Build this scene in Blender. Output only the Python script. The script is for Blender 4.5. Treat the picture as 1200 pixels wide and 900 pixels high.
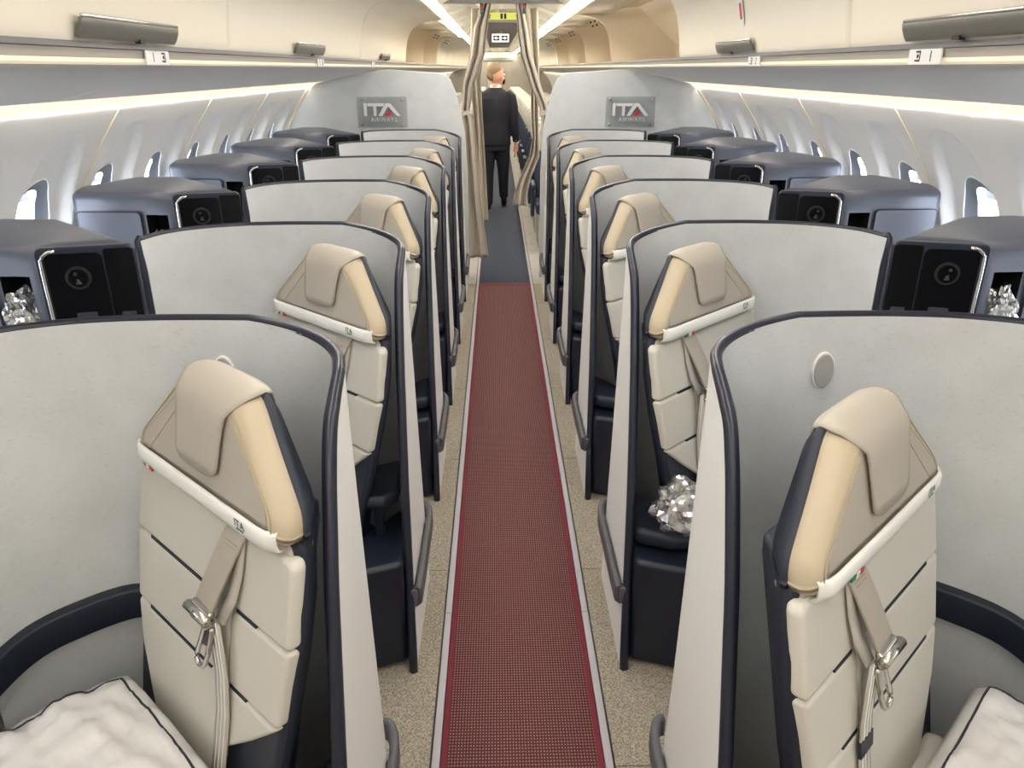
import bpy, bmesh, math, random
from mathutils import Vector, Matrix, noise
random.seed(7)
for o in list(bpy.data.objects): bpy.data.objects.remove(o)
scn = bpy.context.scene
COL = scn.collection
PI = math.pi
# ------------------------------------------------------------------ camera
CX, CZ = -0.055, 1.70
cam_d = bpy.data.cameras.new('camera'); cam = bpy.data.objects.new('camera', cam_d); COL.objects.link(cam)
cam_d.sensor_width = 36.0; cam_d.lens = 27.0; cam_d.clip_start = 0.02; cam_d.clip_end = 200
th, psi = math.radians(22.348), math.radians(1.06)
cam.location = (CX, 0, CZ)
fwd = Vector((math.sin(psi)*math.cos(th), math.cos(psi)*math.cos(th), -math.sin(th)))
cam.rotation_euler = fwd.to_track_quat('-Z', 'Y').to_euler()
scn.camera = cam
# ------------------------------------------------------------------ world, exposure
w = bpy.data.worlds.new('world'); scn.world = w; w.use_nodes = True
bg = w.node_tree.nodes['Background']; bg.inputs[0].default_value = (0.88, 0.94, 1.0, 1); bg.inputs[1].default_value = 8.0
scn.view_settings.view_transform = 'Standard'; scn.view_settings.look = 'None'
scn.view_settings.gamma = 1.0; scn.view_settings.use_curve_mapping = False
scn.view_settings.exposure = 0.0
COVE_E, VAL_E, WASH_E, LED_E = 27.0, 0.5, 0.85, 20.0       # strengths of the cabin's own light strips
YEND = 28.0; YFRONT = -1.7
# ------------------------------------------------------------------ materials
M = {}
def mat(name, col, rough=0.5, metal=0.0, noise_scale=None, noise_amt=0.0, bump=0.0, bump_scale=None, coat=0.0, spec=None, emit=None, estr=0.0, trans=0.0):
    m = bpy.data.materials.new(name); m.use_nodes = True; nt = m.node_tree; p = nt.nodes['Principled BSDF']
    p.inputs['Base Color'].default_value = (*col, 1); p.inputs['Roughness'].default_value = rough; p.inputs['Metallic'].default_value = metal
    if coat: p.inputs['Coat Weight'].default_value = coat; p.inputs['Coat Roughness'].default_value = 0.1
    if spec is not None: p.inputs['Specular IOR Level'].default_value = spec
    if emit: p.inputs['Emission Color'].default_value = (*emit, 1); p.inputs['Emission Strength'].default_value = estr
    if trans: p.inputs['Transmission Weight'].default_value = trans
    if noise_scale:
        tc = nt.nodes.new('ShaderNodeTexCoord'); nz = nt.nodes.new('ShaderNodeTexNoise'); nz.inputs['Scale'].default_value = noise_scale; nz.inputs['Detail'].default_value = 5
        nt.links.new(tc.outputs['Object'], nz.inputs['Vector'])
        cr = nt.nodes.new('ShaderNodeValToRGB'); cr.color_ramp.elements[0].position = 0.3; cr.color_ramp.elements[1].position = 0.7
        a = noise_amt
        cr.color_ramp.elements[0].color = (*[c*(1-a) for c in col], 1); cr.color_ramp.elements[1].color = (*[min(1, c*(1+a)) for c in col], 1)
        nt.links.new(nz.outputs['Fac'], cr.inputs[0]); nt.links.new(cr.outputs[0], p.inputs['Base Color'])
    if bump:
        tc2 = nt.nodes.new('ShaderNodeTexCoord'); nb = nt.nodes.new('ShaderNodeTexNoise'); nb.inputs['Scale'].default_value = bump_scale or 200; nb.inputs['Detail'].default_value = 3
        nt.links.new(tc2.outputs['Object'], nb.inputs['Vector'])
        b = nt.nodes.new('ShaderNodeBump'); b.inputs['Strength'].default_value = bump; b.inputs['Distance'].default_value = 0.004
        nt.links.new(nb.outputs['Fac'], b.inputs['Height']); nt.links.new(b.outputs[0], p.inputs['Normal'])
    M[name] = m; return m
mat('laminate', (0.60, 0.62, 0.63), 0.55, noise_scale=9, noise_amt=0.05, bump=0.05, bump_scale=160)
mat('white_shell', (0.86, 0.86, 0.84), 0.4)
mat('navy_trim', (0.012, 0.015, 0.030), 0.35)
mat('navy_leather', (0.009, 0.014, 0.028), 0.5, bump=0.08, bump_scale=400)
mat('navy_plastic', (0.008, 0.012, 0.024), 0.4)
mat('cream', (0.41, 0.37, 0.31), 0.48, bump=0.06, bump_scale=350)
mat('cream_back', (0.58, 0.555, 0.49), 0.48, bump=0.06, bump_scale=350)
mat('bolster', (0.46, 0.385, 0.27), 0.48, bump=0.06, bump_scale=350)
mat('white_trim', (0.83, 0.82, 0.78), 0.4)
mat('thread', (0.42, 0.36, 0.25), 0.7)
mat('belt', (0.47, 0.44, 0.40), 0.6, bump=0.25, bump_scale=600)
mat('steel', (0.62, 0.60, 0.56), 0.25, 1.0)
mat('chrome', (0.75, 0.73, 0.70), 0.22, 1.0)
mat('black_gloss', (0.004, 0.004, 0.005), 0.22, spec=0.25)
mat('black_matte', (0.012, 0.012, 0.014), 0.5)
mat('dark_grey', (0.05, 0.05, 0.055), 0.35)
mat('console_blue', (0.135, 0.147, 0.185), 0.33, 0.25)
mat('console_dark', (0.03, 0.036, 0.06), 0.35, 0.2)
mat('liner', (0.004, 0.005, 0.009), 0.6)
mat('hook_grey', (0.36, 0.36, 0.35), 0.4)
mat('bumper_grey', (0.10, 0.10, 0.115), 0.45)
mat('sidewall', (0.80, 0.795, 0.785), 0.5)
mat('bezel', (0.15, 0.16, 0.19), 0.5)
mat('shade', (0.75, 0.77, 0.8), 0.5)
mat('bin', (0.76, 0.70, 0.585), 0.42)
mat('bin_inner', (0.84, 0.75, 0.61), 0.5)
mat('latch', (0.17, 0.16, 0.145), 0.38, 0.4)
mat('rub_strip', (0.12, 0.115, 0.12), 0.5)
mat('psu', (0.60, 0.59, 0.57), 0.45)
mat('taupe', (0.45, 0.41, 0.36), 0.5)
mat('cream_trim', (0.80, 0.72, 0.55), 0.45)
mat('ceiling', (0.82, 0.79, 0.70), 0.5)
mat('ceil_grey', (0.25, 0.245, 0.24), 0.5)
mat('wall_dark', (0.30, 0.28, 0.25), 0.5, noise_scale=3, noise_amt=0.1)
mat('strip_lilac', (0.42, 0.40, 0.43), 0.5)
mat('red_border', (0.15, 0.010, 0.022), 0.8)
mat('navy_runner', (0.020, 0.029, 0.055), 0.9, noise_scale=60, noise_amt=0.3)
mat('econ_floor', (0.40, 0.385, 0.37), 0.5, noise_scale=8, noise_amt=0.08)
mat('curtain', (0.47, 0.42, 0.35), 0.8, bump=0.15, bump_scale=300)
mat('suit', (0.0045, 0.006, 0.017), 0.75)
mat('trouser', (0.006, 0.008, 0.019), 0.75)
mat('skin', (0.62, 0.33, 0.24), 0.5)
mat('hair', (0.22, 0.15, 0.09), 0.7)
mat('shirt', (0.8, 0.8, 0.82), 0.6)
mat('shoe', (0.006, 0.006, 0.007), 0.25)
mat('pillow', (0.70, 0.68, 0.66), 0.35, coat=0.4, bump=1.0, bump_scale=11)
mat('piping', (0.015, 0.017, 0.03), 0.5)
mat('letter', (0.74, 0.74, 0.74), 0.4)
mat('letter_dark', (0.10, 0.13, 0.13), 0.4)
mat('red', (0.55, 0.02, 0.03), 0.4)
mat('green', (0.02, 0.20, 0.10), 0.5)
mat('sign_green', (0.50, 0.55, 0.12), 0.5, emit=(0.6, 0.62, 0.18), estr=0.25)
mat('sign_white', (0.8, 0.8, 0.8), 0.5, emit=(1, 1, 1), estr=0.4)
mat('ink', (0.01, 0.01, 0.01), 0.6)
mat('placard', (0.75, 0.74, 0.72), 0.5)
mat('econ_navy', (0.02, 0.03, 0.065), 0.55)
mat('econ_grey', (0.40, 0.40, 0.39), 0.5)
mat('econ_cover', (0.62, 0.585, 0.50), 0.5)
mat('cove', (1, 1, 1), 0.5, emit=(1.0, 0.955, 0.90), estr=COVE_E)
mat('valance', (0.6, 0.55, 0.45), 0.5, emit=(1.0, 0.86, 0.62), estr=VAL_E)
mat('wash', (1, 1, 1), 0.5, emit=(1.0, 0.80, 0.55), estr=WASH_E)

mat('cove_rear', (1, 1, 1), 0.5, emit=(1.0, 0.89, 0.70), estr=COVE_E*1.7)
mat('led', (1, 1, 1), 0.5, emit=(1.0, 0.90, 0.76), estr=LED_E)
mat('lamp_dark', (0.016, 0.016, 0.018), 0.35)

def special_mats():
    # speckled beige floor carpet
    m = mat('carpet', (0.36, 0.31, 0.24), 0.95, bump=0.4, bump_scale=500); nt = m.node_tree; p = nt.nodes['Principled BSDF']
    tc = nt.nodes.new('ShaderNodeTexCoord')
    n1 = nt.nodes.new('ShaderNodeTexNoise'); n1.inputs['Scale'].default_value = 190; n1.inputs['Detail'].default_value = 4
    r1 = nt.nodes.new('ShaderNodeValToRGB'); e = r1.color_ramp.elements
    e[0].position = 0.34; e[0].color = (0.19, 0.16, 0.12, 1); e[1].position = 0.70; e[1].color = (0.52, 0.465, 0.375, 1)
    nt.links.new(tc.outputs['Object'], n1.inputs['Vector']); nt.links.new(n1.outputs['Fac'], r1.inputs[0]); nt.links.new(r1.outputs[0], p.inputs['Base Color'])
    # red runner: grid of pale weave dots on dark red
    m = mat('runner', (0.2, 0.03, 0.04), 0.9); nt = m.node_tree; p = nt.nodes['Principled BSDF']
    tc = nt.nodes.new('ShaderNodeTexCoord'); sp = nt.nodes.new('ShaderNodeSeparateXYZ'); nt.links.new(tc.outputs['Object'], sp.inputs[0])
    def wave(out, per):
        a = nt.nodes.new('ShaderNodeMath'); a.operation = 'MULTIPLY'; a.inputs[1].default_value = 2*PI/per; nt.links.new(out, a.inputs[0])
        b = nt.nodes.new('ShaderNodeMath'); b.operation = 'SINE'; nt.links.new(a.outputs[0], b.inputs[0])
        c = nt.nodes.new('ShaderNodeMath'); c.operation = 'MULTIPLY_ADD'; c.inputs[1].default_value = 0.5; c.inputs[2].default_value = 0.5; nt.links.new(b.outputs[0], c.inputs[0])
        return c.outputs[0]
    wx = wave(sp.outputs[0], 0.0082); wy = wave(sp.outputs[1], 0.0105)
    mu = nt.nodes.new('ShaderNodeMath'); mu.operation = 'MULTIPLY'; nt.links.new(wx, mu.inputs[0]); nt.links.new(wy, mu.inputs[1])
    nz = nt.nodes.new('ShaderNodeTexNoise'); nz.inputs['Scale'].default_value = 170; nt.links.new(tc.outputs['Object'], nz.inputs['Vector'])
    ad = nt.nodes.new('ShaderNodeMath'); ad.operation = 'MULTIPLY_ADD'; ad.inputs[1].default_value = 0.5; ad.inputs[2].default_value = -0.25; nt.links.new(nz.outputs['Fac'], ad.inputs[0])
    ad2 = nt.nodes.new('ShaderNodeMath'); ad2.operation = 'ADD'; nt.links.new(mu.outputs[0], ad2.inputs[0]); nt.links.new(ad.outputs[0], ad2.inputs[1])
    r1 = nt.nodes.new('ShaderNodeValToRGB'); e = r1.color_ramp.elements
    e[0].position = 0.22; e[0].color = (0.070, 0.010, 0.014, 1); e[1].position = 0.85; e[1].color = (0.29, 0.16, 0.135, 1)
    nt.links.new(ad2.outputs[0], r1.inputs[0]); nt.links.new(r1.outputs[0], p.inputs['Base Color'])
    # speckled laminate of the shells: fine dark flecks over mottled grey
    m = M['laminate']; nt = m.node_tree; p = nt.nodes['Principled BSDF']; cr = [n for n in nt.nodes if n.type == 'VALTORGB'][0]
    tc = nt.nodes.new('ShaderNodeTexCoord'); mp = nt.nodes.new('ShaderNodeMapping'); mp.inputs['Scale'].default_value = (60, 60, 160)
    n2 = nt.nodes.new('ShaderNodeTexNoise'); n2.inputs['Scale'].default_value = 1.6; n2.inputs['Detail'].default_value = 3
    nt.links.new(tc.outputs['Object'], mp.inputs[0]); nt.links.new(mp.outputs[0], n2.inputs['Vector'])
    r2 = nt.nodes.new('ShaderNodeValToRGB'); r2.color_ramp.elements[0].position = 0.24; r2.color_ramp.elements[0].color = (0.86, 0.86, 0.85, 1); r2.color_ramp.elements[1].position = 0.42; r2.color_ramp.elements[1].color = (1, 1, 1, 1)
    nt.links.new(n2.outputs['Fac'], r2.inputs[0])
    mx = nt.nodes.new('ShaderNodeMix'); mx.data_type = 'RGBA'; mx.blend_type = 'MULTIPLY'; mx.inputs[0].default_value = 1
    nt.links.new(cr.outputs[0], mx.inputs[6]); nt.links.new(r2.outputs[0], mx.inputs[7]); nt.links.new(mx.outputs[2], p.inputs['Base Color'])
    # clear window pane / acrylic plate: thin, mostly transparent
    for nm, tint, gl in (('pane', (0.97, 0.98, 1.0), 0.06), ('acrylic', (0.87, 0.88, 0.88), 0.05), ('wrap', (0.93, 0.93, 0.93), 0.45)):
        m = bpy.data.materials.new(nm); m.use_nodes = True; nt = m.node_tree; nt.nodes.clear(); M[nm] = m
        o = nt.nodes.new('ShaderNodeOutputMaterial'); mx = nt.nodes.new('ShaderNodeMixShader'); t = nt.nodes.new('ShaderNodeBsdfTransparent'); g = nt.nodes.new('ShaderNodeBsdfGlossy')
        t.inputs[0].default_value = (*tint, 1); g.inputs[0].default_value = (0.95, 0.95, 0.95, 1); g.inputs['Roughness'].default_value = 0.05 if nm == 'pane' else 0.18
        mx.inputs[0].default_value = gl
        nt.links.new(t.outputs[0], mx.inputs[1]); nt.links.new(g.outputs[0], mx.inputs[2]); nt.links.new(mx.outputs[0], o.inputs[0])
special_mats()

# ------------------------------------------------------------------ helpers
ORG = Vector((0, 0, 0))      # base of the thing being built: mesh coordinates are stored relative to it
def link(name, me, m, parent=None, smooth=True):
    for f in me.polygons: f.use_smooth = smooth
    if m: me.materials.append(M[m])
    o = bpy.data.objects.new(name, me); COL.objects.link(o)
    if parent: o.parent = parent
    else: o.location = ORG
    return o
def mesh(name, verts, faces, m, parent=None, smooth=False, bevel=0, seg=2, solid=0, sub=0, fix=True, angle=40):
    me = bpy.data.meshes.new(name)
    sub_o = ORG
    if parent is not None and parent.type == 'MESH': sub_o = ORG     # parts of parts share the thing's origin
    me.from_pydata([tuple(Vector(v)-sub_o) for v in verts], [], faces)
    if fix:
        bm = bmesh.new(); bm.from_mesh(me); bmesh.ops.remove_doubles(bm, verts=bm.verts, dist=1e-5); bmesh.ops.recalc_face_normals(bm, faces=bm.faces); bm.to_mesh(me); bm.free()
    o = link(name, me, m, parent, smooth)
    if solid: md = o.modifiers.new('solid', 'SOLIDIFY'); md.thickness = solid; md.offset = 0
    if bevel: md = o.modifiers.new('bevel', 'BEVEL'); md.width = bevel; md.segments = seg; md.limit_method = 'ANGLE'; md.angle_limit = math.radians(angle)
    if sub: md = o.modifiers.new('sub', 'SUBSURF'); md.levels = sub; md.render_levels = sub
    if bevel and not smooth:
        for f in me.polygons: f.use_smooth = True
        md = o.modifiers.new('wn', 'WEIGHTED_NORMAL'); md.keep_sharp = False
    return o
def prism_data(poly, f0, f1):
    n = len(poly); v = [f0(p) for p in poly]+[f1(p) for p in poly]
    fs = [tuple(range(n))[::-1], tuple(range(n, 2*n))]+[(i, (i+1) % n, n+(i+1) % n, n+i) for i in range(n)]
    return v, fs
def prism(name, poly, f0, f1, m, parent=None, **k):
    v, fs = prism_data(poly, f0, f1); return mesh(name, v, fs, m, parent, **k)
def box(name, lo, hi, m, parent=None, **k):
    p = [(lo[0], lo[1]), (hi[0], lo[1]), (hi[0], hi[1]), (lo[0], hi[1])]
    return prism(name, p, lambda q: (q[0], q[1], lo[2]), lambda q: (q[0], q[1], hi[2]), m, parent, **k)
def grid_data(rows, closed_u=False, closed_v=False):
    nu, nv = len(rows), len(rows[0]); v = [p for r in rows for p in r]; f = []
    for i in range(nu if closed_u else nu-1):
        for j in range(nv if closed_v else nv-1):
            i2, j2 = (i+1) % nu, (j+1) % nv
            f.append((i*nv+j, i2*nv+j, i2*nv+j2, i*nv+j2))
    return v, f
def merge(*ds):
    V, F = [], []
    for v, f in ds:
        k = len(V); V += list(v); F += [tuple(i+k for i in q) for q in f]
    return V, F
def sweep_data(path, prof, up=Vector((0, 0, 1)), caps=True, scale=None):
    """prof: list of (side, up) offsets; path: list of points"""
    path = [Vector(p) for p in path]; rings = []
    if up == 'transport':
        t = (path[1]-path[0]).normalized(); s = t.cross(Vector((0, 1, 0))).normalized()
        for i, p in enumerate(path):
            t = (path[min(i+1, len(path)-1)]-path[max(i-1, 0)]).normalized(); s = (s-t*s.dot(t)).normalized(); n = s.cross(t); k = scale(p) if scale else 1.0
            rings.append([tuple(p+s*(a*k)+n*(b*k)) for a, b in prof])
        path_ = []
    else: path_ = path
    for i, p in enumerate(path_):
        t = (path[min(i+1, len(path)-1)]-path[max(i-1, 0)]).normalized()
        u = up if abs(t.dot(up)) < 0.95 else Vector((0, 1, 0))
        s = t.cross(u).normalized(); n = s.cross(t).normalized()
        k = scale(p) if scale else 1.0
        rings.append([tuple(p+s*(a*k)+n*(b*k)) for a, b in prof])
    v, f = grid_data(rings, closed_v=True); n = len(prof)
    if caps: f += [tuple(range(n)), tuple(range((len(path)-1)*n, len(path)*n))[::-1]]
    return v, f
def circ(rx, ry=None, n=8): ry = ry or rx; return [(rx*math.cos(2*PI*i/n), ry*math.sin(2*PI*i/n)) for i in range(n)]
def rrect(w, h, r, n=4):
    out = []
    for cx, cy, a0 in ((w/2-r, h/2-r, 0), (-w/2+r, h/2-r, 90), (-w/2+r, -h/2+r, 180), (w/2-r, -h/2+r, 270)):
        for i in range(n+1):
            a = math.radians(a0+90*i/n); out.append((cx+r*math.cos(a), cy+r*math.sin(a)))
    return out
def lerp(a, b, t): return a+(b-a)*t
def interp(tab, x):
    if x <= tab[0][0]: return tab[0][1]
    for (a, b), (c, d) in zip(tab, tab[1:]):
        if x <= c: return lerp(b, d, (x-a)/(c-a))
    return tab[-1][1]
def smooth_path(pts, n=6):
    pts = [Vector(p) for p in pts]; out = []
    for i in range(len(pts)-1):
        p0, p1, p2, p3 = pts[max(i-1, 0)], pts[i], pts[i+1], pts[min(i+2, len(pts)-1)]
        for k in range(n):
            t = k/n
            out.append(0.5*((2*p1)+(p2-p0)*t+(2*p0-5*p1+4*p2-p3)*t*t+(3*p1-p0-3*p2+p3)*t**3))
    out.append(pts[-1]); return out
def tag(o, label=None, cat=None, group=None, kind=None):
    if label: o['label'] = label
    if cat: o['category'] = cat
    if group: o['group'] = group
    if kind: o['kind'] = kind
    return o
def thing(name, loc, label, cat, group=None, kind=None):
    global ORG
    o = bpy.data.objects.new(name, None); COL.objects.link(o); o.location = loc; o.empty_display_size = 0.1
    ORG = Vector(loc); return tag(o, label, cat, group, kind)
def base(p=(0, 0, 0)):
    global ORG; ORG = Vector(p)
def kids(o): return [c for c in bpy.data.objects if c.parent == o]
KID = {}
def copy_tree(o, offset=None, label=None):
    ch = {}
    for c in bpy.data.objects:
        if c.parent: ch.setdefault(c.parent, []).append(c)
    def rec(s, par):
        c = s.copy(); COL.objects.link(c); c.parent = par
        for k in ch.get(s, []): rec(k, c)
        return c
    c = rec(o, None)
    if offset is not None: c.location = o.location+Vector(offset)
    if label: c['label'] = label
    return c
def text_data(s, size, extr, spacing=1.0):
    cu = bpy.data.curves.new('txt', 'FONT'); cu.body = s; cu.size = size; cu.extrude = extr; cu.align_x = 'CENTER'; cu.space_character = spacing; cu.resolution_u = 3
    o = bpy.data.objects.new('txt', cu); COL.objects.link(o)
    dg = bpy.context.evaluated_depsgraph_get(); me = bpy.data.meshes.new_from_object(o.evaluated_get(dg))
    v = [tuple(p.co) for p in me.vertices]; f = [tuple(p.vertices) for p in me.polygons]
    bpy.data.objects.remove(o); bpy.data.curves.remove(cu); bpy.data.meshes.remove(me); return v, f
def struct(o, label=None): o['kind'] = 'structure'; return tag(o, label)
def extrude_y(name, prof, y0, y1, m, parent=None, closed=False, **k):
    rows = [[(x, y0, z) for x, z in prof], [(x, y1, z) for x, z in prof]]
    v, f = grid_data(rows, closed_v=closed)
    if closed: n = len(prof); f += [tuple(range(n)), tuple(range(n, 2*n))[::-1]]
    return mesh(name, v, f, m, parent, **k)

# ================================================================== SETTING
# floor, laid as carpet sections
YC = 6.37
fl = thing('floor', (0, 0, 0), 'speckled beige cabin carpet and grey rear floor', None, kind='structure')
box('subfloor', (-1.95, YFRONT, -0.06), (1.95, YEND, -0.006), 'dark_grey', fl)
y = YFRONT+0.2
cuts = [YFRONT]+[0.62+0.86*i for i in range(0, 7)]+[YC]
for sx in (-1, 1):
    for a, b in zip(cuts, cuts[1:]):
        x0, x1 = sorted((sx*0.2455, sx*1.90)); box('carpet_section', (x0, a+0.0015, -0.006), (x1, b-0.0015, 0.004), 'carpet', fl)
    x0, x1 = sorted((sx*0.2455, sx*1.9)); yy = YC
    while yy < YEND: box('floor_panel', (x0, yy+0.003, -0.006), (x1, min(yy+1.6, YEND)-0.003, 0.003), 'econ_floor', fl); yy += 1.6
for n, sx in ((1, -1), (2, 1)):
    base()
    t = thing('trim_%d' % n, (0, 0, 0), 'pale grey seat track strip beside the red runner', None, kind='structure')
    yy = YFRONT; k = 0
    while yy < YEND:
        y1 = min(yy+1.9, YEND); x0, x1 = sorted((sx*0.2185, sx*0.2395)); box('track_cover', (x0, yy, -0.004), (x1, y1-0.0015, 0.0065), 'strip_lilac', t, bevel=0.0015, seg=1); yy = y1
# aisle runners
rn = thing('aisle_runner', (0, 1.0, 0), 'long red woven runner with pale dots down the aisle', 'carpet')
box('weave', (-0.199, YFRONT+0.1, -0.004), (0.199, YC, 0.0072), 'runner', rn)
for sx in (-1, 1):
    x0, x1 = sorted((sx*0.199, sx*0.2165)); box('border', (x0, YFRONT+0.1, -0.004), (x1, YC, 0.009), 'red_border', rn, bevel=0.002, seg=1)
box('end_binding', (-0.2165, YC-0.05, 0.0072), (0.2165, YC, 0.0098), 'red_border', rn, bevel=0.001, seg=1)
base()
tag(box('navy_runner', (-0.214, YC+0.002, -0.004), (0.214, YEND-0.4, 0.008), 'navy_runner', None), 'dark navy aisle carpet beyond the curtain where the man walks', 'carpet')
base()
# ceiling shell behind the bins, closes the tube
struct(extrude_y('ceiling', [(-1.60, 1.56), (-1.58, 1.9), (-1.25, 2.26), (-0.7, 2.36), (0, 2.38), (0.7, 2.36), (1.25, 2.26), (1.58, 1.9), (1.60, 1.56)], YFRONT, YEND, 'ceiling', fix=False))
for n, sx in ((3, -1), (4, 1)):
    pr = [(sx*x, z) for x, z in ((0.50, 2.17), (0.44, 2.20), (0.34, 2.235), (0.24, 2.25), (0.20, 2.22), (0.0, 2.22))]
    t = thing('trim_%d' % n, (0, 0, 0), 'cream curved ceiling panels beside the centre channel', None, kind='structure'); yy = YFRONT
    while yy < YEND: y1 = min(yy+1.07, YEND); extrude_y('ceiling_panel', pr, yy+0.004, y1-0.004, 'ceiling', t, smooth=True, solid=0.01, fix=False); yy = y1
base()
# front end wall behind the photographer, rear wall
struct(box('wall_front', (-1.95, YFRONT-0.05, 0), (1.95, YFRONT, 2.4), 'ceiling'))
rw = thing('wall_rear', (0, YEND, 0), 'brownish grey lavatory wall closing the far cabin', None, kind='structure')
box('panel', (-1.95, YEND, 0), (1.95, YEND+0.05, 2.4), 'wall_dark', rw)
box('lavatory_door', (-0.36, YEND-0.03, 0.02), (0.02, YEND, 1.9), 'taupe', rw, bevel=0.01)
box('lavatory_door', (0.06, YEND-0.03, 0.02), (0.42, YEND, 1.9), 'wall_dark', rw, bevel=0.01)
box('header', (-0.5, YEND-0.06, 1.93), (0.5, YEND, 2.02), 'ceil_grey', rw, bevel=0.01)
box('lit_panel', (-0.5, YEND-0.02, 2.03), (0.5, YEND, 2.2), 'ceiling', rw)
base()
# ---------------------------------------------------------------- sidewalls with windows
WX = [(0, 1.74), (0.4, 1.83), (0.72, 1.862), (0.9, 1.858), (1.1, 1.825), (1.25, 1.775), (1.4, 1.685), (1.56, 1.565)]
def wallx(z): return interp(WX, z)
WZ, WHY, WHZ = 1.085, 0.160, 0.225
def recess(y, z):
    hw = 0.215 if z < 1.12 else 0.215*math.sqrt(max(0, 1-((z-1.12)/0.36)**2))
    if hw < 1e-4: return 0
    q = abs(y)/hw
    if q >= 1: return 0
    e = min(1, (1-q)/0.12); e = e*e*(3-2*e)
    return e*(0.020+0.050*min(1, max(0.0, (1.47-z)/0.26)))
def wall_cell(sx, yc, hy=0.2715, z0=0.72, z1=1.565, N=20, J=30):
    bd = []
    for i in range(N): bd.append((lerp(-hy, hy, i/N), z0))
    for i in range(N): bd.append((hy, lerp(z0, z1, i/N)))
    for i in range(N): bd.append((lerp(hy, -hy, i/N), z1))
    for i in range(N): bd.append((-hy, lerp(z1, z0, i/N)))
    rows = []
    for j in range(J+1):
        r = []
        for (by, bz) in bd:
            a = math.atan2((bz-WZ)/(WHZ*1.2), by/(WHY*1.2)); hyp, hzp = WHY*math.cos(a), WZ+WHZ*math.sin(a)
            t = j/J; py, pz = lerp(hyp, by, t), lerp(hzp, bz, t)
            r.append((sx*(wallx(pz)+recess(py, pz)), yc+py, pz))
        rows.append(r)
    return grid_data(rows, closed_v=True)
WPITCH, WY0 = 0.545, 3.03
wn = 0
for side, sx in (('left', -1), ('right', 1)):
    base()
    wl = thing('wall_'+side, (0, 0, 0), 'pale cabin sidewall of moulded window panels', None, kind='structure')
    lowp = [(sx*wallx(z), z) for z in (0, 0.2, 0.4, 0.6, 0.7215)]
    extrude_y('dado_panel', lowp, YFRONT, YEND, 'sidewall', wl, smooth=True, fix=False)
    k0 = -5
    while k0 <= 7:
        cells = [wall_cell(sx, WY0+WPITCH*k, hy=0.27251) for k in (k0, k0+1)]
        v, f = merge(*cells); mesh('window_panel', v, f, 'sidewall', wl, smooth=True, fix=False)
        ys = WY0+WPITCH*(k0+1.5)
        pz = [0.72+0.065*i for i in range(14)]
        rib, fr = sweep_data([(sx*(wallx(z)-0.001), ys, z) for z in pz], circ(0.0045, n=6)); mesh('panel_seam', rib, fr, 'cream_trim', wl, smooth=True)
        k0 += 2
    ya = WY0+WPITCH*(-5.5); yb = WY0+WPITCH*(k0-0.5)
    up = [(sx*wallx(z), z) for z in (0.72, 0.9, 1.1, 1.25, 1.4, 1.566)]
    for a, b in ((YFRONT, ya), (yb, YEND)): extrude_y('plain_panel', up, a, b, 'sidewall', wl, smooth=True, fix=False)
    for k in range(-5, 9):
        yc = WY0+WPITCH*k; wn += 1
        wd = thing('window_%d' % wn, (sx*1.84, yc, WZ), 'oval cabin window glowing white with daylight', None, kind='structure')
        rows = []; n = 40
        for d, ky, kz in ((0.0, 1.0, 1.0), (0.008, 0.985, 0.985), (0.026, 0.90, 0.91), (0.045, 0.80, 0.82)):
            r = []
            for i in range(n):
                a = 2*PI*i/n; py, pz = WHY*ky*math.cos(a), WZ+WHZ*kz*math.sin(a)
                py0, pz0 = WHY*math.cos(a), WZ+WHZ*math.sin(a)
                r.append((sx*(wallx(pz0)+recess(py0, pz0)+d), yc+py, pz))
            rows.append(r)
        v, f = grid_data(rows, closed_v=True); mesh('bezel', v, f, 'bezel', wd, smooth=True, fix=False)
        edge = [rows[0][i] for i in range(n)]
        pr = [(sx*(-0.002), 0)]
        v, f = grid_data([[(p[0]-sx*0.002+sx*0.004*math.cos(q), yc+(p[1]-yc)*(1+0.025*math.sin(q)), WZ+(p[2]-WZ)*(1+0.018*math.sin(q))) for q in (0, PI/2, PI, 3*PI/2)] for p in edge], closed_u=True, closed_v=True)
        mesh('rim', v, f, 'white_trim', wd, smooth=True, fix=False)
        pin = rows[-1]
        mesh('pane', pin+[(sx*(wallx(WZ)+recess(0, WZ)+0.045), yc, WZ)], [(i, (i+1) % n, n) for i in range(n)], 'pane', wd, fix=False)
        # partly lowered shade edge
        sh = []
        for i in range(n//2+1):
            a = PI*i/(n//2); sh.append((WHY*0.79*math.cos(a), WZ+WHZ*0.81*math.sin(a)))
        zc = WZ+WHZ*0.60; poly = [(yy, max(zz, zc)) for yy, zz in sh if True]
        prism('shade', poly, lambda q: (sx*(wallx(q[1])+0.112), yc+q[0], q[1]), lambda q: (sx*(wallx(q[1])+0.117), yc+q[0], q[1]), 'shade', wd)
base()
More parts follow.
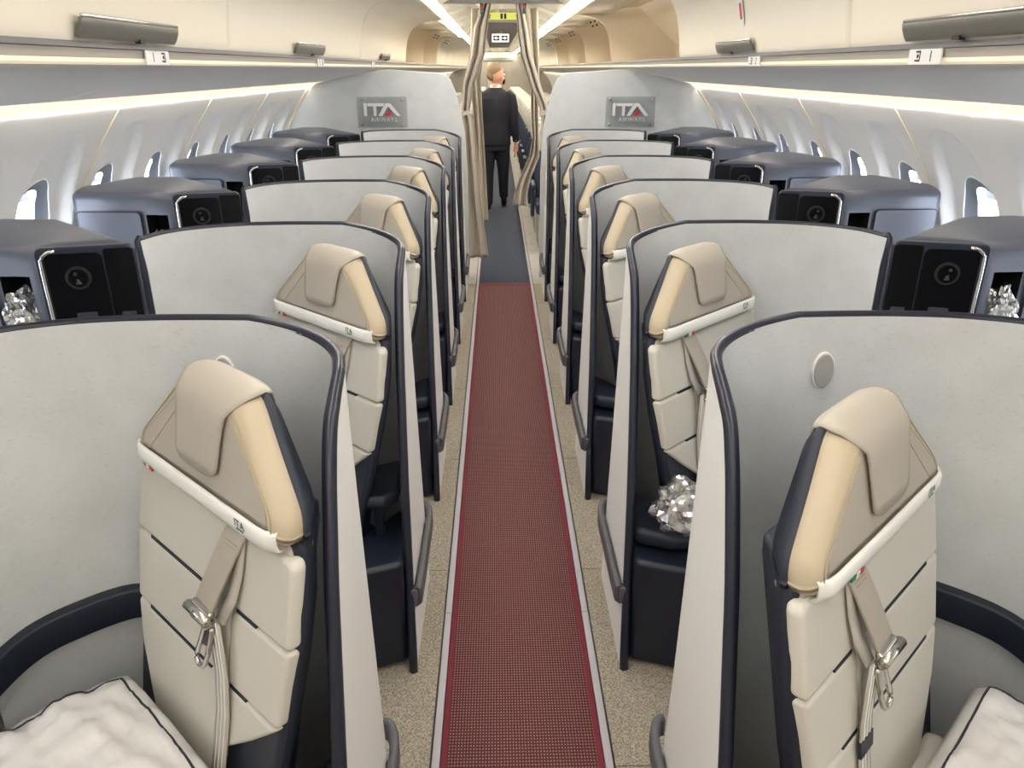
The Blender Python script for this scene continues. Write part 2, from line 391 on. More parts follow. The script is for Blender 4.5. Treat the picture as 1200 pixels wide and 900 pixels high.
# ---------------------------------------------------------------- service panels and light strips under the bins
tn = 5
for sx in (-1, 1):
    wside = 'left' if sx < 0 else 'right'
    t = thing('trim_%d' % tn, (0, 0, 0), 'grey sloping passenger service panel below the overhead bins', None, kind='structure'); tn += 1
    yy = YFRONT; i = 0
    while yy < YEND:
        y1 = min(yy+2.2, YEND)
        extrude_y('service_panel', [(sx*x, z) for x, z in ((0.990, 1.7075), (0.998, 1.701), (1.05, 1.692), (1.25, 1.655), (1.42, 1.618), (1.497, 1.598))], yy+0.001, y1-0.001, 'psu', t, smooth=True, fix=False); yy = y1
    extrude_y('bin_sill', [(sx*x, z) for x, z in ((0.968, 1.756), (0.966, 1.744), (0.974, 1.742), (0.985, 1.756))], YFRONT, YEND, 'rub_strip', t, closed=True)
    extrude_y('valance', [(sx*x, z) for x, z in ((0.974, 1.743), (0.980, 1.724), (1.02, 1.715), (1.02, 1.743))], YFRONT, YEND, 'taupe', t, closed=True)
    extrude_y('closeout', [(sx*x, z) for x, z in ((0.985, 1.75), (1.2, 1.75), (1.6, 1.75))], YFRONT, YEND, 'dark_grey', t, fix=False)
    s = 'left' if sx < 0 else 'right'
    lt = thing('light_strip', (sx*0.99, 2.0, 1.715), 'thin glowing strip under the bins, on walking man\'s %s side' % s, 'light', 'glowing strips under the bins')
    extrude_y('diffuser', [(sx*x, z) for x, z in ((0.981, 1.723), (0.983, 1.714), (0.990, 1.7085), (1.0, 1.7085), (1.0, 1.723))], YFRONT, YEND, 'valance', lt, closed=True)
    lt = thing('wash_light', (sx*1.53, 2.0, 1.58), 'warm glowing strip along the sidewall top, on walking man\'s %s side' % s, 'light', 'warm wash strips along the sidewalls')
    yy = YFRONT-0.3
    while yy < YEND:
        y1 = min(yy+2.28, YEND)
        extrude_y('diffuser', [(sx*x, z) for x, z in ((1.497, 1.600), (1.530, 1.574), (1.548, 1.562), (1.558, 1.574), (1.52, 1.62))], max(yy, YFRONT)+0.004, y1-0.004, 'wash', lt, closed=True)
        extrude_y('led_line', [(sx*x, z) for x, z in ((1.5495, 1.5625), (1.5585, 1.5733))], max(yy, YFRONT)+0.01, y1-0.01, 'led', lt, fix=False); yy = y1
    lt = thing('cove_light', (sx*0.53, 8, 2.15), 'bright ceiling cove strip above the bins, on walking man\'s %s side' % s, 'light', 'bright cove strips along the ceiling')
    yy = YFRONT
    while yy < YEND:
        y1 = min(yy+1.07, YEND)
        extrude_y('diffuser', [(sx*x, z) for x, z in ((0.565, 2.135), (0.51, 2.165), (0.53, 2.18), (0.575, 2.15))], yy+0.01, y1-0.01, 'cove' if yy < 6.0 else 'cove_rear', lt, closed=True); yy = y1
base()
# ---------------------------------------------------------------- overhead bins
BP = [(0.972, 1.756), (0.966, 1.775), (0.960, 1.83), (0.950, 1.90), (0.930, 1.98), (0.885, 2.055), (0.80, 2.105), (0.70, 2.128), (0.61, 2.134), (0.574, 2.132)]
def make_bin(sx, y0, y1, label, latch=None, open_=False, stripes=False):
    t = thing('overhead_bin', (sx*1.2, (y0+y1)/2, 1.757), label, 'bin', 'overhead bins')
    prof = smooth_path([(sx*x, 0, z) for x, z in BP], 4); pf = [(p.x, p.z) for p in prof]
    back = [(sx*0.60, 2.16), (sx*1.2, 2.2), (sx*1.55, 1.9), (sx*1.56, 1.77), (sx*1.0, 1.757)]
    if not open_:
        rows = []
        for yv, ins in ((y0+0.004, 0.02), (y0+0.012, 0.005), (y0+0.03, 0.0), (y1-0.03, 0.0), (y1-0.012, 0.005), (y1-0.004, 0.02)):
            rows.append([(x+sx*ins*0.7, yv, z+ins*0.5 if i > 2 else z) for i, (x, z) in enumerate(pf)])
        v, f = grid_data(rows); mesh('door', v, f, 'bin', t, smooth=True, fix=False)
    for yv in (y0+0.004, y1-0.004):
        poly = [(x+sx*0.02, z+0.003) for x, z in pf]+back
        prism('end_wall', poly, lambda q: (q[0], yv-0.003, q[1]), lambda q: (q[0], yv+0.003, q[1]), 'bin_inner' if open_ else 'bin', t)
    extrude_y('bin_shell', [(x, z) for x, z in back], y0+0.004, y1-0.004, 'bin_inner' if open_ else 'bin', t, fix=False)
    if open_:   # raised door under the ceiling, divider walls with bolt holes
        dr = [(sx*x, z) for x, z in ((0.60, 2.128), (0.64, 2.140), (0.70, 2.148), (0.80, 2.150), (0.95, 2.145))]
        extrude_y('raised_door', dr, y0+0.02, y1-0.02, 'bin', t, smooth=True, solid=0.014, fix=False)
        for (ox, oz) in ((0.78, 2.075), (0.815, 2.085), (0.80, 2.045), (0.835, 2.055)):
            prism('bolt_hole', circ(0.009), lambda p: (sx*ox+p[0], y1-0.012, oz+p[1]), lambda p: (sx*ox+p[0], y1-0.006, oz+p[1]), 'ink', t)
    if latch:
        a, b = latch; lip = 0.05
        rows = []
        for (x, z, ex) in ((0.972, 1.7625, 0), (0.964, 1.774, 0.0), (0.958, 1.788, 0.0), (0.955, 1.803, 0.0)):
            zz = (z-1.76)/0.075
            rows.append([(sx*(x-0.012), lerp(a, b, u), z) for u in (0, 0.02, 0.5, 0.98, 1)])
        v, f = grid_data(rows); mesh('latch', v, f, 'latch', t, smooth=True, solid=0.010, bevel=0.003, fix=False)
        p = [(sx*0.942, a+0.005, 1.806), (sx*0.942, b-0.005, 1.806)]
        v, f = sweep_data(p, circ(0.004)); mesh('latch_edge', v, f, 'chrome', t, smooth=True)
        yl = lerp(a, b, 0.55)
        box('latch_stop', (min(sx*0.948, sx*0.962), yl, 1.757), (max(sx*0.948, sx*0.962), yl+0.03, 1.766), 'ink', t)
    return t
L_, R_ = "on walking man's left", "on walking man's right"
make_bin(-1, -0.6, 1.30, 'closed cream bin nearest the front wall, '+L_)
make_bin(-1, 1.30, 2.88, 'closed cream bin with grey latch, first row, '+L_, (1.83, 2.37))
make_bin(-1, 2.88, 5.62, 'closed cream bin with grey latch above third row, '+L_, (3.76, 4.36))
make_bin(-1, 5.62, 8.40, 'closed cream bin with latch above the logo bulkhead, '+L_, (6.5, 7.0))
make_bin(1, -0.6, 1.10, 'closed cream bin nearest the front wall, '+R_)
b_ = make_bin(1, 1.10, 2.43, 'closed cream bin with grey latch, first row, '+R_, (1.50, 2.06))
b2 = make_bin(1, 2.43, 4.68, 'closed cream bin with red sticker above third row, '+R_, (3.28, 3.80))
make_bin(1, 4.72, 7.5, 'open cream bin with raised door before the curtain, '+R_, open_=True)
NTH = ['first', 'second', 'third', 'fourth', 'fifth', 'sixth', 'seventh', 'eighth', 'ninth', 'tenth', 'eleventh', 'twelfth', 'thirteenth', 'fourteenth', 'fifteenth', 'sixteenth', 'seventeenth', 'eighteenth', 'nineteenth', 'twentieth', 'twenty-first', 'twenty-second', 'twenty-third', 'twenty-fourth']
for sx, y0_, lab in ((-1, 8.44, L_), (1, 7.56, R_)):
    yy = y0_; k = 0
    while yy < 27:
        y1_ = min(yy+2.1, YEND-0.1); op = yy < 12
        make_bin(sx, yy, y1_, '%s cream bin beyond the curtain, %s, %s' % (NTH[k], 'open' if op else 'closed', lab), open_=op); yy += 2.14; k += 1
# red sticker and placard print on the bin door
ORG = Vector(b2.location)
def on_bin(sx, y, z):   # point on the bin face for height z
    tab = sorted((zz, xx) for xx, zz in BP); return sx*(interp(tab, z)-0.003)
def sticker(name, y0, y1, z0, z1, m, par, lift=0.0):
    v = [(on_bin(1, y, z)-lift, y, z) for y, z in ((y0, z0), (y1, z0), (y1, z1), (y0, z1))]
    return mesh(name, v, [(0, 1, 2, 3)], m, par, fix=False)
st = sticker('sticker', 3.42, 3.49, 1.86, 1.965, 'placard', b2); sticker('sticker_print', 3.44, 3.47, 1.885, 1.945, 'red', st, 0.002)
base()
# seat row placards on the valance: icon and row digit
def placard(sx, y, dig):
    t = thing('row_placard', (sx*0.972, y, 1.733), '%s white row placard with icon and digit, %s' % (NTH[int(dig)-1], L_ if sx < 0 else R_), 'sign', 'row placards below the bins')
    v = [(sx*0.9705, y-0.07, 1.7415), (sx*0.9705, y+0.07, 1.7415), (sx*0.9715, y+0.07, 1.709), (sx*0.9715, y-0.07, 1.709)]
    w_ = prism('plate', [(-0.075, 0), (0.075, 0), (0.075, -0.036), (-0.075, -0.036)], lambda q: (sx*0.9725, y+q[0], 1.745+q[1]), lambda q: (sx*0.9685, y+q[0], 1.745+q[1]), 'placard', t)
    def put(nm, vf, oy, oz, sc=1.0):
        vv = [(sx*(0.968-p[2]*0.2), y+(-sx)*(p[0]*sc)+oy, 1.727+oz+p[1]*sc) for p in vf[0]]; return mesh(nm, vv, vf[1], 'ink', w_, fix=False)
    put('digit', text_data(dig, 0.034, 0.001), -sx*0.03*(1) if sx > 0 else -0.03, -0.012)
    put('icon', merge(prism_data([(-.012, -.012), (.012, -.012), (.012, -.008), (-.012, -.008)], lambda q: (*q, 0), lambda q: (*q, .002)), prism_data([(.008, -.01), (.012, -.01), (.012, .012), (.008, .012)], lambda q: (*q, 0), lambda q: (*q, .002)), prism_data([(-.010, .008), (.012, .008), (.012, .012), (-.010, .012)], lambda q: (*q, 0), lambda q: (*q, .002)), prism_data(circ(.005), lambda q: (*q, 0), lambda q: (*q, .002))), sx*0.03 if sx > 0 else 0.035, 0)
placard(-1, 2.27, '1'); placard(1, 1.98, '1'); placard(-1, 4.35, '2'); placard(1, 3.3, '2'); placard(-1, 6.2, '3')
base()
# ================================================================== BUSINESS SUITES
NROW, PITCH = 6, 1.0
ORD = ['sixth', 'fifth', 'fourth', 'third', 'second', 'first']     # counted from the logo bulkhead
def where(i, s): return '%s from the logo bulkhead, %s' % (ORD[i], L_ if s < 0 else R_)
FRONT = [(0, 0.835), (0.58, 0.970), (0.9, 1.075), (1.10, 1.165), (1.15, 1.205)]
def front(z): return interp(FRONT, z)
BACK = smooth_path([(0.345, 1.30, 0), (0.362, 1.372, 0), (0.405, 1.425, 0), (0.48, 1.458, 0), (0.60, 1.470, 0), (0.75, 1.470, 0), (0.88, 1.450, 0), (0.99, 1.400, 0), (1.062, 1.325, 0), (1.094, 1.225, 0)], 5)
NW = 8
def ztop(x, y, wing):
    if wing: return lerp(1.148, 1.190, min(1, max(0, (y-1.205)/0.10)))
    return 1.190+0.05*min(1, max(0, (x-0.345)/0.20))**0.7
def shell_grid(s, off):
    """off = + to the outside (aisle / rear), - to the inside"""
    rows = []; nz = 14
    for k in range(NW):
        t = k/NW; r = []
        zt = lerp(1.135, 1.190, t**0.8) if k else 1.125
        for j in range(nz+1):
            z = zt*j/nz; y = lerp(front(z), 1.30, t); x = 0.320+0.025*min(1, z/1.15)
            r.append((s*(x-off), y, z))
        rows.append(r)
    for i, p in enumerate(BACK):
        a = BACK[max(i-1, 0)]; b = BACK[min(i+1, len(BACK)-1)]; d = (b-a).normalized(); n = Vector((-d.y, d.x, 0)) # points to the outside
        r = []; zt = ztop(p.x, p.y, False)
        for j in range(nz+1):
            z = zt*j/nz; k = 0.025*(1-min(1, z/1.15))*max(0, 1-i/8)
            r.append((s*(p.x-k+n.x*off), p.y+n.y*off, z))
        rows.append(r)
    return rows
def make_shell(s):
    t = thing('privacy_shell', (s*0.7, 1.3, 0), '', 'seat shell', 'grey privacy shells behind the seats')
    gi, go = shell_grid(s, -0.010), shell_grid(s, 0.010)
    v, f = grid_data(gi); mesh('inner_panel', v, f, 'laminate', t, smooth=True, fix=False)
    v, f = grid_data(go); mesh('outer_panel', v, f, 'white_shell', t, smooth=True, fix=False)
    gc = shell_grid(s, 0.0)
    path = [gc[0][j] for j in range(len(gc[0])-1)]
    c = Vector(gc[0][-1]); c1 = Vector(gc[0][-2]); c2 = Vector(gc[1][-1])
    path += [tuple(c1.lerp(c, 0.55)), tuple(c.lerp(c1, 0.12).lerp(c2, 0.18)), tuple(c.lerp(c2, 0.6))]
    path += [r[-1] for r in gc[1:]]
    path += [gc[-1][j] for j in (13, 12, 10, 8)]
    path = smooth_path(path, 2)
    v, f = sweep_data(path, circ(0.0115, 0.0115, 10), up='transport', scale=lambda p: interp([(1.15, 1.15), (1.24, 0.85)], p.z)); mesh('edge_trim', v, f, 'navy_trim', t, smooth=True)
    # ankle bumper on the aisle face
    bp = [(0.325, 0.893), (0.305, 0.898), (0.300, 0.93), (0.300, 1.2), (0.302, 1.33), (0.318, 1.385), (0.335, 1.395)]
    v, f = sweep_data(smooth_path([(s*x, y, 0.235) for x, y in bp], 4), [(a, b) for a, b in rrect(0.022, 0.062, 0.010)]); mesh('bumper', v, f, 'bumper_grey', t, smooth=True)
    prism('bumper_cap', rrect(0.026, 0.066, 0.008), lambda q: (s*(0.311+q[0]), 0.889, 0.235+q[1]), lambda q: (s*(0.311+q[0]), 0.905, 0.235+q[1]), 'navy_plastic', t, bevel=0.003)
    # oval coat hook disc
    el = [(0.0205*math.cos(2*PI*i/28), 0.038*math.sin(2*PI*i/28)) for i in range(28)]
    hk = prism('coat_hook', el, lambda q: (s*0.61+q[0], 1.461, 1.127+q[1]), lambda q: (s*0.61+q[0]*0.94, 1.449, 1.127+q[1]*0.95), 'hook_grey', t, bevel=0.002)
    prism('hook_rim', [(p*1.09, q*1.05) for p, q in el], lambda q: (s*0.61+q[0], 1.461, 1.127+q[1]), lambda q: (s*0.61+q[0], 1.453, 1.127+q[1]), 'white_trim', hk, bevel=0.002)
    # navy arm ledge along the window side of the shell
    lp = smooth_path([(s*0.80, 1.452, 0.575), (s*0.88, 1.428, 0.592), (s*0.975, 1.382, 0.582), (s*1.045, 1.315, 0.575), (s*1.075, 1.21, 0.57), (s*1.08, 1.02, 0.57)], 5)
    pf = rrect(0.034, 0.076, 0.006)
    v, f = sweep_data(lp, pf); mesh('arm_ledge', v, f, 'navy_leather', t, smooth=True)
    return t
# ---------------------------------------------------------------- seats
REC = math.tan(math.radians(12))
def W(s, a, b, z): return (s*(0.575-0.721*a-0.693*b), 1.22-0.693*a+0.721*b, z)
def bz(z): return (z-1.0)*REC
def pad(name, s, poly, m, par, thick=0.02, proud=0.010, bev=0.012, seg=3):
    return prism(name, poly, lambda q: W(s, q[0], bz(q[1])+thick, q[1]), lambda q: W(s, q[0], bz(q[1])-proud, q[1]), m, par, bevel=bev, seg=seg)
ZT = 1.203     # crown of the headrest
def hwid(z): return interp([(0.995, 0.270), (1.02, 0.283), (1.05, 0.280), (1.12, 0.212), (1.18, 0.150), (ZT, 0.118)], z)
def headrest_surface(s, a, z, lift=0.0):
    """front surface, curving back a little near its sides"""
    q = min(1, abs(a)/hwid(z))
    return W(s, a, bz(z)-0.030-lift+0.010*q**4, z)
def hr_outline(n=5):
    c = [(-0.246, 0.994, 0.020), (0.268, 0.994, 0.022), (0.270, 1.035, 0.03), (0.118, ZT, 0.030), (-0.088, ZT, 0.030), (-0.248, 1.035, 0.03)]; out = []
    for i, (x, z, r) in enumerate(c):
        p = Vector((x, z)); a = (Vector(c[i-1][:2])-p).normalized(); b = (Vector(c[(i+1) % len(c)][:2])-p).normalized()
        for k in range(n+1):
            t = k/n; out.append(p+a*r*(1-t)**2+b*r*t**2)
    return out
def inset(o, d):
    return [Vector((0.008+(p.x-0.008)*(1-d/0.26), 1.085+(p.y-1.085)*(1-d/(0.11 if p.y > 1.085 else 0.14)))) for p in o]
def make_seat(s, lowered=True):
    t = thing('business_seat', (s*0.575, 1.22, 0), '', 'seat', 'cream and navy business seats')
    # navy back shell
    secs = []
    for z in (0.18, 0.40, 0.60, 0.75, 0.88, 0.985, 1.005):
        b0 = bz(z)+0.022; aw = interp([(0.18, 0.26), (0.6, 0.290), (0.9, 0.294), (0.985, 0.276), (1.005, 0.255)], z); ww = interp([(0.18, 0.26), (0.6, 0.282), (1.005, 0.272)], z)
        if z < 0.62: aw = interp([(0.18, 0.20), (0.40, 0.24), (0.60, 0.275), (0.62, 0.28)], z)
        secs.append([W(s, aw-0.012, b0-0.018, z), W(s, aw, b0, z), W(s, aw-0.05, b0+0.05, z), W(s, 0.185, b0+0.085, z), W(s, -0.20, b0+0.085, z), W(s, -ww+0.03, b0+0.05, z), W(s, -ww, b0, z), W(s, -ww+0.012, b0-0.018, z)])
    v, f = grid_data(secs, closed_v=True); n = 8; f += [tuple(range(n)), tuple(range(6*n, 7*n))[::-1]]
    mesh('back_shell', v, f, 'navy_leather', t, bevel=0.010, seg=2, angle=50)
    # cream pads: each split by the belt channel at a = 0.105
    AB = 0.108
    P = [('back_pad', [(-0.275, 0.824), (AB-0.001, 0.824), (AB-0.001, 0.975), (-0.272, 0.975)]), ('back_pad', [(AB+0.001, 0.824), (0.290, 0.824), (0.284, 0.968), (0.27, 0.978), (AB+0.001, 0.978)]),
         ('back_pad', [(-0.262, 0.674), (AB-0.001, 0.674), (AB-0.001, 0.822), (-0.275, 0.822)]), ('back_pad', [(AB+0.001, 0.674), (0.276, 0.674), (0.290, 0.822), (AB+0.001, 0.822)]),
         ('back_pad', [(-0.150, 0.43), (0.06, 0.43), (AB-0.001, 0.51), (AB-0.001, 0.672), (-0.262, 0.672), (-0.235, 0.58)]), ('back_pad', [(AB+0.001, 0.535), (0.20, 0.606), (0.276, 0.672), (AB+0.001, 0.672)])]
    for nm, poly in P: pad(nm, s, poly, 'cream_back', t, bev=0.010)
    # dark slits in the seams
    for z, a0, a1 in ((0.823, -0.215, 0.04), (0.823, 0.125, 0.19), (0.673, -0.205, 0.05), (0.673, 0.12, 0.175)):
        prism('slit', [(a0, z-0.003), (a1, z-0.003), (a1, z+0.003), (a0, z+0.003)], lambda q: W(s, q[0], bz(q[1])+0.01, q[1]), lambda q: W(s, q[0], bz(q[1])-0.0085, q[1]), 'navy_leather', t)
    # collar of cream leather on the shoulder below the headrest
    prism('shoulder', [(-0.265, 0.95), (0.268, 0.962), (0.262, 0.99), (0.20, 1.006), (-0.255, 1.008)], lambda q: W(s, q[0]*0.95, bz(q[1])+0.055, q[1]), lambda q: W(s, q[0], bz(q[1])-0.002, q[1]), 'cream', t, bevel=0.012, seg=3)
    # headrest: flat front panel, rounded bolster round its sides, navy rear cover, leather flap over the crown
    O = hr_outline()
    def ring(d, b): return [W(s, p.x, bz(p.y)+b, p.y) for p in inset(O, d)]
    rings = [ring(0.034, -0.0300), ring(0.027, -0.0305), ring(0.016, -0.027), ring(0.006, -0.016), ring(0.0, -0.002), ring(0.0, 0.016), ring(0.012, 0.024)]
    n = len(O); fr, bk = ring(0.032, -0.0312), ring(0.05, 0.010)
    v, f = grid_data([fr, bk], closed_v=True); f += [tuple(range(n)), tuple(range(n, 2*n))[::-1]]
    hr = mesh('headrest', v, f, 'cream', t)
    v, f = grid_data(rings, closed_v=True); f += [tuple(range(6*n, 7*n))]; mesh('bolster', v, f, 'bolster', hr, smooth=True)
    for dd, bb_ in ((0.034, -0.0312), (0.022, -0.0300)):
        pts = [(p, W(s, p.x, bz(p.y)+bb_, p.y)) for p in inset(O, dd)]
        for sd in (-1, 1):
            L = [Vector(w_) for p, w_ in pts if p.y > 1.008 and p.x*sd > 0.03 and p.y < ZT-0.012]
            if len(L) > 2: v, f = sweep_data(L, circ(0.0010, n=5)); mesh('stitching', v, f, 'thread', hr, smooth=True)
    ex = lambda d: [Vector((p.x*1.0, p.y)) for p in inset(O, -d)]
    secs = [[W(s, p.x, bz(p.y)+b, p.y) for p in ex(d)] for d, b in ((-0.006, 0.012), (0.004, 0.018), (0.004, 0.027), (-0.030, 0.055))]
    v, f = grid_data(secs, closed_v=True); f += [tuple(range(n)), tuple(range(3*n, 4*n))]; mesh('headrest_back', v, f, 'navy_leather', t, smooth=True)
    prof = [(-0.0385, 1.055), (-0.0390, 1.075), (-0.0390, 1.10), (-0.0388, 1.125), (-0.0385, 1.148), (-0.0380, 1.170), (-0.0315, 1.188), (-0.010, ZT+0.004), (0.006, ZT+0.008), (0.022, ZT+0.008), (0.038, ZT+0.001), (0.046, ZT-0.02)]
    rr = []
    for i, (bb_, z) in enumerate(prof):
        hw = interp([(0, 0.066), (1, 0.072), (4, 0.080), (6, 0.092), (7, 0.108), (8, 0.112), (11, 0.10)], i); r = []
        for j in range(17):
            q = -1+2*j/16; zz = z+(0.010*abs(q)**5 if i == 0 else 0)-(0.010*abs(q)**6 if i >= 6 else 0)
            r.append(W(s, q*hw+0.012, bz(zz)+bb_, zz))
        rr.append(r)
    v, f = grid_data(rr); mesh('cover_flap', v, f, 'cream', hr, smooth=True, solid=0.005, fix=False)
    # white band along the lower edge with logo and flag
    rr = []
    for z, lf in ((0.990, -0.006), (0.992, 0.002), (1.003, 0.0045), (1.020, 0.004), (1.026, -0.001)):
        rr.append([W(s, a, bz(1.0)-0.0305-lf+0.012*max(0, (abs(a-0.004)-0.215)/0.035)**2, z) for a in [lerp(-0.244, 0.255, j/24) for j in range(25)]])
    v, f = grid_data(rr); bd = mesh('lower_band', v, f, 'white_trim', hr, smooth=True, solid=0.004, fix=False)
    la = 0.170 if s < 0 else -0.165       # logo sits towards the picture-right end on every seat
    def emb(nm, vf, m, sc, oz):
        sg = 1 if s < 0 else -1
        vv = [W(s, la+p[0]*sc*sg, bz(1.0)-0.0305-0.0078-p[2]*0.3, 1.0065+oz+p[1]*sc) for p in vf[0]]
        mesh(nm, vv, vf[1], m, bd, fix=False)
    emb('logo', text_data('ITA', 0.020, 0.001, 1.05), 'letter_dark', 1, 0.0015); emb('logo_text', text_data('AIRWAYS', 0.0055, 0.001), 'green', 1, -0.0045)
    fa = -0.190 if s < 0 else 0.140
    for i, m in enumerate(('green', 'white_trim', 'red')):
        a0 = fa+(i-1)*0.014*(1 if s < 0 else -1); poly = [(a0-0.007, 0.984), (a0+0.007, 0.984), (a0+0.007, 0.9935), (a0-0.007, 0.9935)]
        prism('flag_tag', poly, lambda q: headrest_surface(s, q[0], 0.995, 0.002)[:2]+(q[1],), lambda q: headrest_surface(s, q[0], 0.995, 0.006)[:2]+(q[1],), m, hr)
    # seat cushion, navy base and aisle-side box
    cus = [(-0.245, -0.105), (0.10, -0.105), (0.235, -0.17), (0.225, -0.53), (0.17, -0.58), (-0.19, -0.58), (-0.245, -0.53)]
    prism('seat_cushion', cus, lambda q: W(s, q[0], q[1], 0.33), lambda q: W(s, q[0], q[1], 0.445), 'cream_back', t, bevel=0.03, seg=3)
    bs = [(-0.25, 0.02), (0.16, 0.02), (0.22, -0.12), (0.20, -0.50), (-0.2, -0.50), (-0.25, -0.4)]
    prism('seat_base', bs, lambda q: W(s, q[0], q[1], 0.0), lambda q: W(s, q[0], q[1], 0.335), 'navy_plastic', t, bevel=0.015)
    # aisle-side box beside the wing
    bx = [(0.338, 0.862), (0.47, 0.815), (0.56, 0.83), (0.50, 0.98), (0.40, 1.14), (0.352, 1.20)]
    prism('side_box', bx, lambda q: (s*q[0], q[1], 0.012), lambda q: (s*q[0], q[1], 0.375), 'navy_plastic', t, bevel=0.018, seg=3)
    if lowered:
        arm = [(0.344, 0.930), (0.45, 0.885), (0.53, 0.895), (0.50, 0.985), (0.40, 1.135), (0.356, 1.19)]
        prism('armrest', arm, lambda q: (s*q[0], q[1], 0.385), lambda q: (s*q[0], q[1], 0.440), 'navy_leather', t, bevel=0.02, seg=3)
    else:
        arm = [(0.362, 1.03), (0.40, 0.985), (0.475, 0.985), (0.50, 1.05), (0.46, 1.20), (0.365, 1.245)]
        prism('armrest', arm, lambda q: (s*q[0], q[1], 0.475), lambda q: (s*q[0], q[1], 0.520), 'navy_leather', t, bevel=0.018, seg=3)
        box('armrest_post', (min(s*0.41, s*0.435), 1.005, 0.37), (max(s*0.41, s*0.435), 1.04, 0.48), 'navy_plastic', t, bevel=0.005)
    # shoulder belt: leather sleeve, buckle, strap
    bl = thing_part_belt(s, t)
    return t
def ribbon(path, wdt, s, thick=0.0025):
    """strap of given width (along a) following points (a, lift, z) on the backrest plane"""
    rows = []
    for a, lf, z in path:
        rows.append([W(s, a-wdt/2, bz(z)-0.012-lf, z), W(s, a+wdt/2, bz(z)-0.012-lf, z)])
    return grid_data(rows)
def thing_part_belt(s, t):
    v, f = ribbon([(0.128, 0.001, 0.985), (0.120, 0.006, 0.965), (0.102, 0.013, 0.92), (0.080, 0.021, 0.86), (0.066, 0.026, 0.818)], 0.062, s); sl = mesh('belt_sleeve', v, f, 'cream', t, smooth=True, solid=0.006, bevel=0.002, fix=False)
    for k in range(3):
        z = 0.955-0.008*k; a = 0.117-0.003*k
        vv, ff = sweep_data([W(s, a+q, bz(z)-0.012-0.0125, z) for q in (-0.018, 0.02)], circ(0.001, n=4)); mesh('stitching', vv, ff, 'thread', sl)
    v, f = ribbon([(0.135, 0.003, 0.965), (0.134, 0.004, 0.90), (0.125, 0.007, 0.85), (0.110, 0.018, 0.805)], 0.03, s); mesh('belt_tail', v, f, 'belt', t, smooth=True, solid=0.003, fix=False)
    st = [(0.090, 0.020, 0.80), (0.100, 0.016, 0.76), (0.112, 0.010, 0.70), (0.115, 0.004, 0.62), (0.112, 0.003, 0.54), (0.108, 0.003, 0.44)]
    v, f = ribbon(st, 0.045, s); sp = mesh('belt_strap', v, f, 'belt', t, smooth=True, solid=0.003, fix=False)
    for k in (-0.012, 0.0, 0.012):
        vv, ff = sweep_data([W(s, a+k, bz(z)-0.012-lf-0.002, z) for a, lf, z in st], circ(0.0012, n=4)); mesh('weave_line', vv, ff, 'white_trim', sp)
    # buckle: roller, body and tongue loop
    bk = prism('buckle', [(0.035, 0.79), (0.098, 0.79), (0.102, 0.822), (0.04, 0.828)], lambda q: W(s, q[0], bz(q[1])-0.034, q[1]), lambda q: W(s, q[0], bz(q[1])-0.050, q[1]), 'steel', t, bevel=0.005)
    v, f = sweep_data([W(s, a, bz(0.812)-0.05, 0.812) for a in (0.030, 0.105)], circ(0.010)); mesh('roller', v, f, 'steel', bk, smooth=True)
    lo = [(0.072, 0.79), (0.060, 0.75), (0.047, 0.715), (0.054, 0.700), (0.072, 0.702), (0.082, 0.72), (0.092, 0.76), (0.096, 0.79)]
    v, f = sweep_data([W(s, a, bz(z)-0.036, z) for a, z in smooth_path([(a, z, 0) for a, z in lo], 3) for a, z in [(a, z)]] if False else [W(s, p.x, bz(p.y)-0.036, p.y) for p in smooth_path([(a, z, 0) for a, z in lo], 3)], circ(0.005, n=6)); mesh('tongue', v, f, 'steel', bk, smooth=True)
    prism('tongue_plate', [(0.062, 0.745), (0.09, 0.75), (0.092, 0.785), (0.074, 0.785)], lambda q: W(s, q[0], bz(q[1])-0.034, q[1]), lambda q: W(s, q[0], bz(q[1])-0.038, q[1]), 'steel', bk)
    return sl
# ---------------------------------------------------------------- window-side consoles
def bool_cut(name, d_body, d_cut, m, parent, bevel):
    def tmp(d):
        me = bpy.data.meshes.new('t'); me.from_pydata([tuple(Vector(v)-ORG) for v in d[0]], [], d[1]); bm = bmesh.new(); bm.from_mesh(me); bmesh.ops.recalc_face_normals(bm, faces=bm.faces); bm.to_mesh(me); bm.free()
        o = bpy.data.objects.new('t', me); COL.objects.link(o); return o
    a, b = tmp(d_body), tmp(d_cut)
    if bevel: md = a.modifiers.new('b', 'BEVEL'); md.width = bevel; md.segments = 4; md.angle_limit = math.radians(30)
    md = a.modifiers.new('c', 'BOOLEAN'); md.operation = 'DIFFERENCE'; md.object = b; md.solver = 'EXACT'
    dg = bpy.context.evaluated_depsgraph_get(); me = bpy.data.meshes.new_from_object(a.evaluated_get(dg))
    bpy.data.objects.remove(a); bpy.data.objects.remove(b)
    me.materials.clear()
    o = link(name, me, m, parent, True)
    me.set_sharp_from_angle(angle=math.radians(35))
    return o
CA, CB = Vector((1.375, 1.165)), Vector((1.795, 1.195))      # console front face, plan
